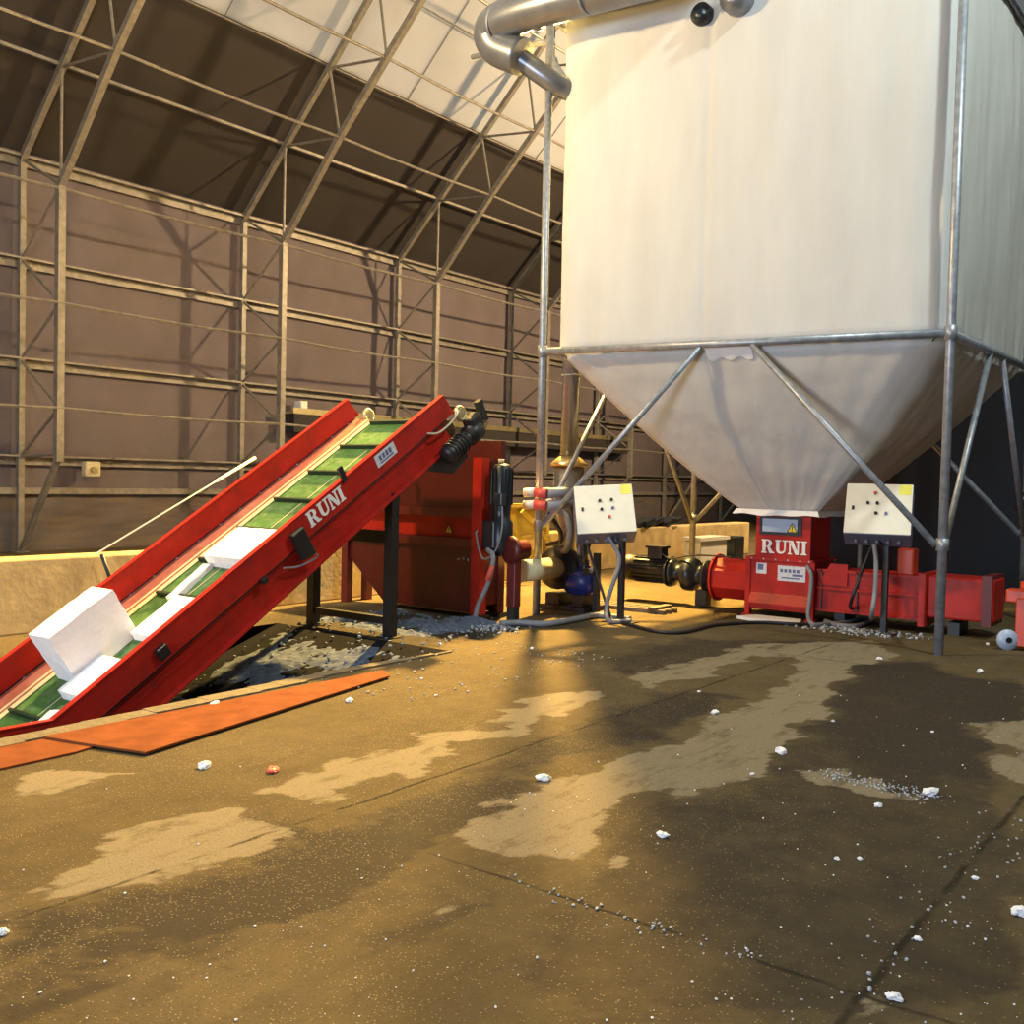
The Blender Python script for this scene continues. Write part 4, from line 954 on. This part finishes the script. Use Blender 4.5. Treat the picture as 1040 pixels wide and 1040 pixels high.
# ------------------------------------------------------------------ foam scraps lying on the floor
def scrap(u, v, sz, lb, m='foam', flat=.55, cat='foam scrap', grp='foam scraps on the floor'):
    p = G(u, v); bm = bmesh.new(); bmesh.ops.create_icosphere(bm, subdivisions=3, radius=1)
    sd = u*.13+v*.37
    for q in bm.verts:
        c = q.co.copy(); k = 1+.55*noise.noise(c*1.3+V((sd, 0, 0)))+.25*noise.noise(c*3.5+V((0, sd, 0)))
        sz_ = sz*.68; q.co = V((c.x*sz_*k, c.y*sz_*.75*k, c.z*sz_*flat*k))
    z0 = min(q.co.z for q in bm.verts)
    for q in bm.verts:
        q.co.z = max(q.co.z, z0*.6)-z0*.6
    me = bpy.data.meshes.new('foam_scrap'); bm.to_mesh(me); bm.free(); me.materials.append(M[m])
    o = bpy.data.objects.new('foam_scrap' if 'foam' in m else 'red_scrap', me); COL.objects.link(o); o.location = (p.x, p.y, .0005); o.rotation_euler.z = sd
    return tag(o, lb, cat, grp)
for a in [(208, 780, .055, 'pinkish white foam lump on the floor right of the orange plates, the biggest near them'),
          (552, 793, .055, 'white foam lump in the middle of the floor, on the pale dried stain'),
          (673, 850, .04, 'white foam lump on the dark floor right of the pale stain tip'),
          (793, 765, .055, 'ragged white foam lump at the right border of the pale stain'),
          (945, 808, .06, 'white foam lump at the right end of the pale smear on the dark floor'),
          (892, 819, .03, 'small white foam lump just below the pale smear'),
          (726, 725, .045, 'white foam lump on the pale stain nearest the compactor cable'),
          (846, 733, .02, 'tiny white foam crumb on the dark floor, upper middle right'),
          (947, 744, .018, 'tiny white foam crumb on the dark wet floor at the right'),
          (995, 683, .045, 'white foam lump on the floor right of the silo leg foot'),
          (893, 670, .04, 'white foam lump on the floor left of the right silo leg foot'),
          (1003, 655, .035, 'small white foam lump left of the pallet truck wheel'),
          (355, 713, .045, 'flat white foam scrap at the lower edge of the longer orange plate'),
          (217, 718, .06, 'flat pale foam scrap on the pit kerb above the orange plate'),
          (908, 1015, .035, 'white foam scrap low in the right foreground beside the joint'),
          (1036, 929, .05, 'white foam scrap cut by the right edge of the photo'),
          (2, 949, .035, 'bluish white foam scrap cut by the left edge of the photo'),
          (447, 655, .03, 'small white foam lump in front of the shredder foot'),
          (540, 659, .03, 'small white foam lump in front of the left silo leg'),
          (710, 703, .02, 'tiny white foam crumb on the pale stain, farther back'),
          (764, 787, .02, 'tiny white foam crumb left of the pale smear'),
          (990, 893, .02, 'tiny white foam crumb beside the floor joint at the right'),
          (932, 955, .02, 'tiny white foam crumb on the floor joint in the foreground'),
          (850, 873, .018, 'tiny pale crumb in the dark foreground, middle right'),
          (873, 873, .018, 'tiny pale crumb in the dark foreground, right of its twin'),
          (443, 707, .02, 'tiny foam crumb right of the orange plate end'),
          (428, 690, .02, 'tiny foam crumb above the right tip of the orange plate')]:
    scrap(*a)
scrap(277, 784, .06, 'red plastic scrap on the floor right of the pinkish foam lump', 'red_rag', .4, 'scrap', None)

# countless small crumbs and heaps
def crumbs(name, lb, n, sampler, r0, r1, m, zf=lambda x, y: 0.0):
    b = MB()
    for _ in range(n):
        x, y = sampler(); r = random.uniform(r0, r1); z = zf(x, y)
        vs = bmesh.ops.create_icosphere(b.bm, subdivisions=1, radius=r)['verts']
        f = random.uniform(.5, 1.0); d = [random.uniform(.7, 1.2) for _ in vs]
        for v, k in zip(vs, d): v.co = V((v.co.x*k+x, v.co.y*k+y, v.co.z*f*k+z+r*f*.8))
    return tag(b.build(name, m), lb, 'crumbs', kind='stuff')
def ramp_z(x, y):
    if PIT[0] < x < PIT[1] and y < 7.0: return max(-1.15, (y-7.0)*1.15/3.6)
    return 0.0
def heap(name, lb, x0, x1, y0, y1, hgt, m, seed, thr=.0, n=70):
    bm = bmesh.new(); g = []
    for j in range(n+1):
        for i in range(n+1):
            x = x0+(x1-x0)*i/n; y = y0+(y1-y0)*j/n
            e = min(i, n-i, j, n-j)/n
            k = (noise.fractal(V((x*2.0, y*2.0, seed)), .9, 2, 5)+.35-thr)*min(1, e*5)
            h = k*hgt+.02*noise.noise(V((x*14, y*14, seed)))*min(1, e*8)-(.03 if e == 0 else 0)
            g.append(bm.verts.new((x, y, ramp_z(x, y)+h-.012)))
    for j in range(n):
        for i in range(n): bm.faces.new((g[j*(n+1)+i], g[j*(n+1)+i+1], g[(j+1)*(n+1)+i+1], g[(j+1)*(n+1)+i]))
    me = bpy.data.meshes.new(name); bm.to_mesh(me); bm.free(); me.materials.append(M[m])
    o = bpy.data.objects.new(name, me); COL.objects.link(o); return tag(o, lb, 'foam heap', kind='stuff')
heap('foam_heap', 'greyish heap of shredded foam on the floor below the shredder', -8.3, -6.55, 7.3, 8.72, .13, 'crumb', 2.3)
heap('foam_drift', 'thin drift of shade-toned foam crumbs on the pit ramp under the conveyor', -8.2, -6.08, 4.4, 6.95, .06, 'crumb', 5.1, -.12)
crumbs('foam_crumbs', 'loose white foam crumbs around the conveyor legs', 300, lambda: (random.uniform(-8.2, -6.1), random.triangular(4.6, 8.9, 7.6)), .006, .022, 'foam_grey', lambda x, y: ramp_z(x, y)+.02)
crumbs('foam_crumbs', 'loose white foam crumbs on the floor around the compactor front', 260, lambda: (random.triangular(-4.3, -2.7, -3.6), random.triangular(10.7, 11.35, 11.2)), .006, .022, 'foam_dirty')
crumbs('foam_crumbs', 'loose pale foam crumbs beside the shredder foot', 160, lambda: (random.triangular(-7.0, -6.0, -6.6), random.triangular(7.9, 8.8, 8.4)), .006, .024, 'foam_dirty')
def smear():
    t = random.random(); a, c = G(835, 786), G(945, 810); p = a*(1-t)+c*t
    return p.x+random.gauss(0, .04), p.y+random.gauss(0, .06)
crumbs('foam_crumbs', 'fine foam crumbs on the pale smear in the dark floor', 220, smear, .003, .009, 'foam_dirty')
def wide():
    while True:
        p = G(random.uniform(0, 1040), random.uniform(680, 1040))
        if p.x > -3.0 or (p.x > -5 and random.random() < .25): return p.x, p.y
crumbs('foam_crumbs', 'tiny foam crumbs scattered over the open floor', 170, wide, .0015, .006, 'foam')
def joint_c():
    y = random.uniform(2.6, 5.4); return -.96+random.gauss(0, .10), y
crumbs('foam_crumbs', 'tiny foam crumbs along the floor joint at the right', 90, joint_c, .003, .008, 'foam_dirty')
crumbs('foam_crumbs', 'tiny foam crumbs along the cross joint in the foreground', 60, lambda: (random.uniform(-2.4, -1.3), 3.17+random.gauss(0, .03)), .003, .008, 'foam_dirty')
crumbs('foam_crumbs', 'foam crumbs on the floor between the orange plate and the shredder', 160, lambda: (random.uniform(-6.0, -4.6), random.uniform(5.2, 7.8)), .003, .012, 'foam_dirty')

# ------------------------------------------------------------------ lamps
lampP = CAM + ray(562, 84)*15.5
t = thing('flood_lamp', lampP, 'glaring flood lamp glimpsed behind the left silo leg near the duct', 'lamp')
b = MB(); lathe(b, lampP+V((0, 0, .28)), (0, 0, -1), [(.05, -.1), (.08, 0), (.22, .22), (.23, .25)], 20); b.build('shade', 'galv', t)
b = MB(); b.tube([lampP+V((0, 0, .36)), lampP+V((0, 0, 5.0))], .012, 6); b.build('hanging_cable', 'cable', t)
b = MB(); bmesh.ops.create_icosphere(b.bm, subdivisions=2, radius=.07, matrix=Matrix.Translation(lampP+V((0, 0, .14)))); b.build('bulb', 'lens', t)
def light(name, kind, loc, power, col, radius=.25, target=None, size=None, cone=100):
    d = bpy.data.lights.new(name, kind); d.energy = power; d.color = col
    if kind == 'POINT': d.shadow_soft_size = radius
    if kind == 'AREA': d.shape = 'RECTANGLE'; d.size, d.size_y = size
    if kind == 'SPOT': d.shadow_soft_size = radius; d.spot_size = math.radians(cone); d.spot_blend = .5
    o = bpy.data.objects.new(name, d); COL.objects.link(o); o.location = loc
    if target is not None: o.rotation_euler = (V(target)-V(loc)).to_track_quat('-Z', 'Y').to_euler()
    return o
WARM = (1, .62, .16)
light('lamp_behind_leg', 'SPOT', lampP+V((0, 0, -.1)), 26000, WARM, .15, target=(-6.0, 5.0, 0), cone=125)
light('lamp_far', 'SPOT', (-6.0, 24.4, 9.0), 10800, (1, .70, .36), .25, target=(-18.5, 20, 3.0), cone=135)
light('lamp_front_left', 'POINT', (-8.6, 4.2, 6.9), 2050, (1, .73, .36), .2)
light('fill_cool_right', 'POINT', (1.6, 8.0, 11.0), 2300, (.82, .95, .90), .3)  # unseen lamp added to brighten the right side of the silo
light('door_daylight', 'AREA', (-4.5, -9.9, 2.3), 1700, (.72, .83, 1.0), target=(-4.5, 0, 2.2), size=(6, 4.4))
w = bpy.data.worlds.new('World'); SC.world = w; w.use_nodes = True
w.node_tree.nodes['Background'].inputs[0].default_value = (.72, .85, 1.0, 1); w.node_tree.nodes['Background'].inputs[1].default_value = 1.2
SC.view_settings.view_transform = 'Standard'; SC.view_settings.look = 'None'; SC.view_settings.gamma = 1; SC.view_settings.use_curve_mapping = False
SC.view_settings.exposure = 0.0
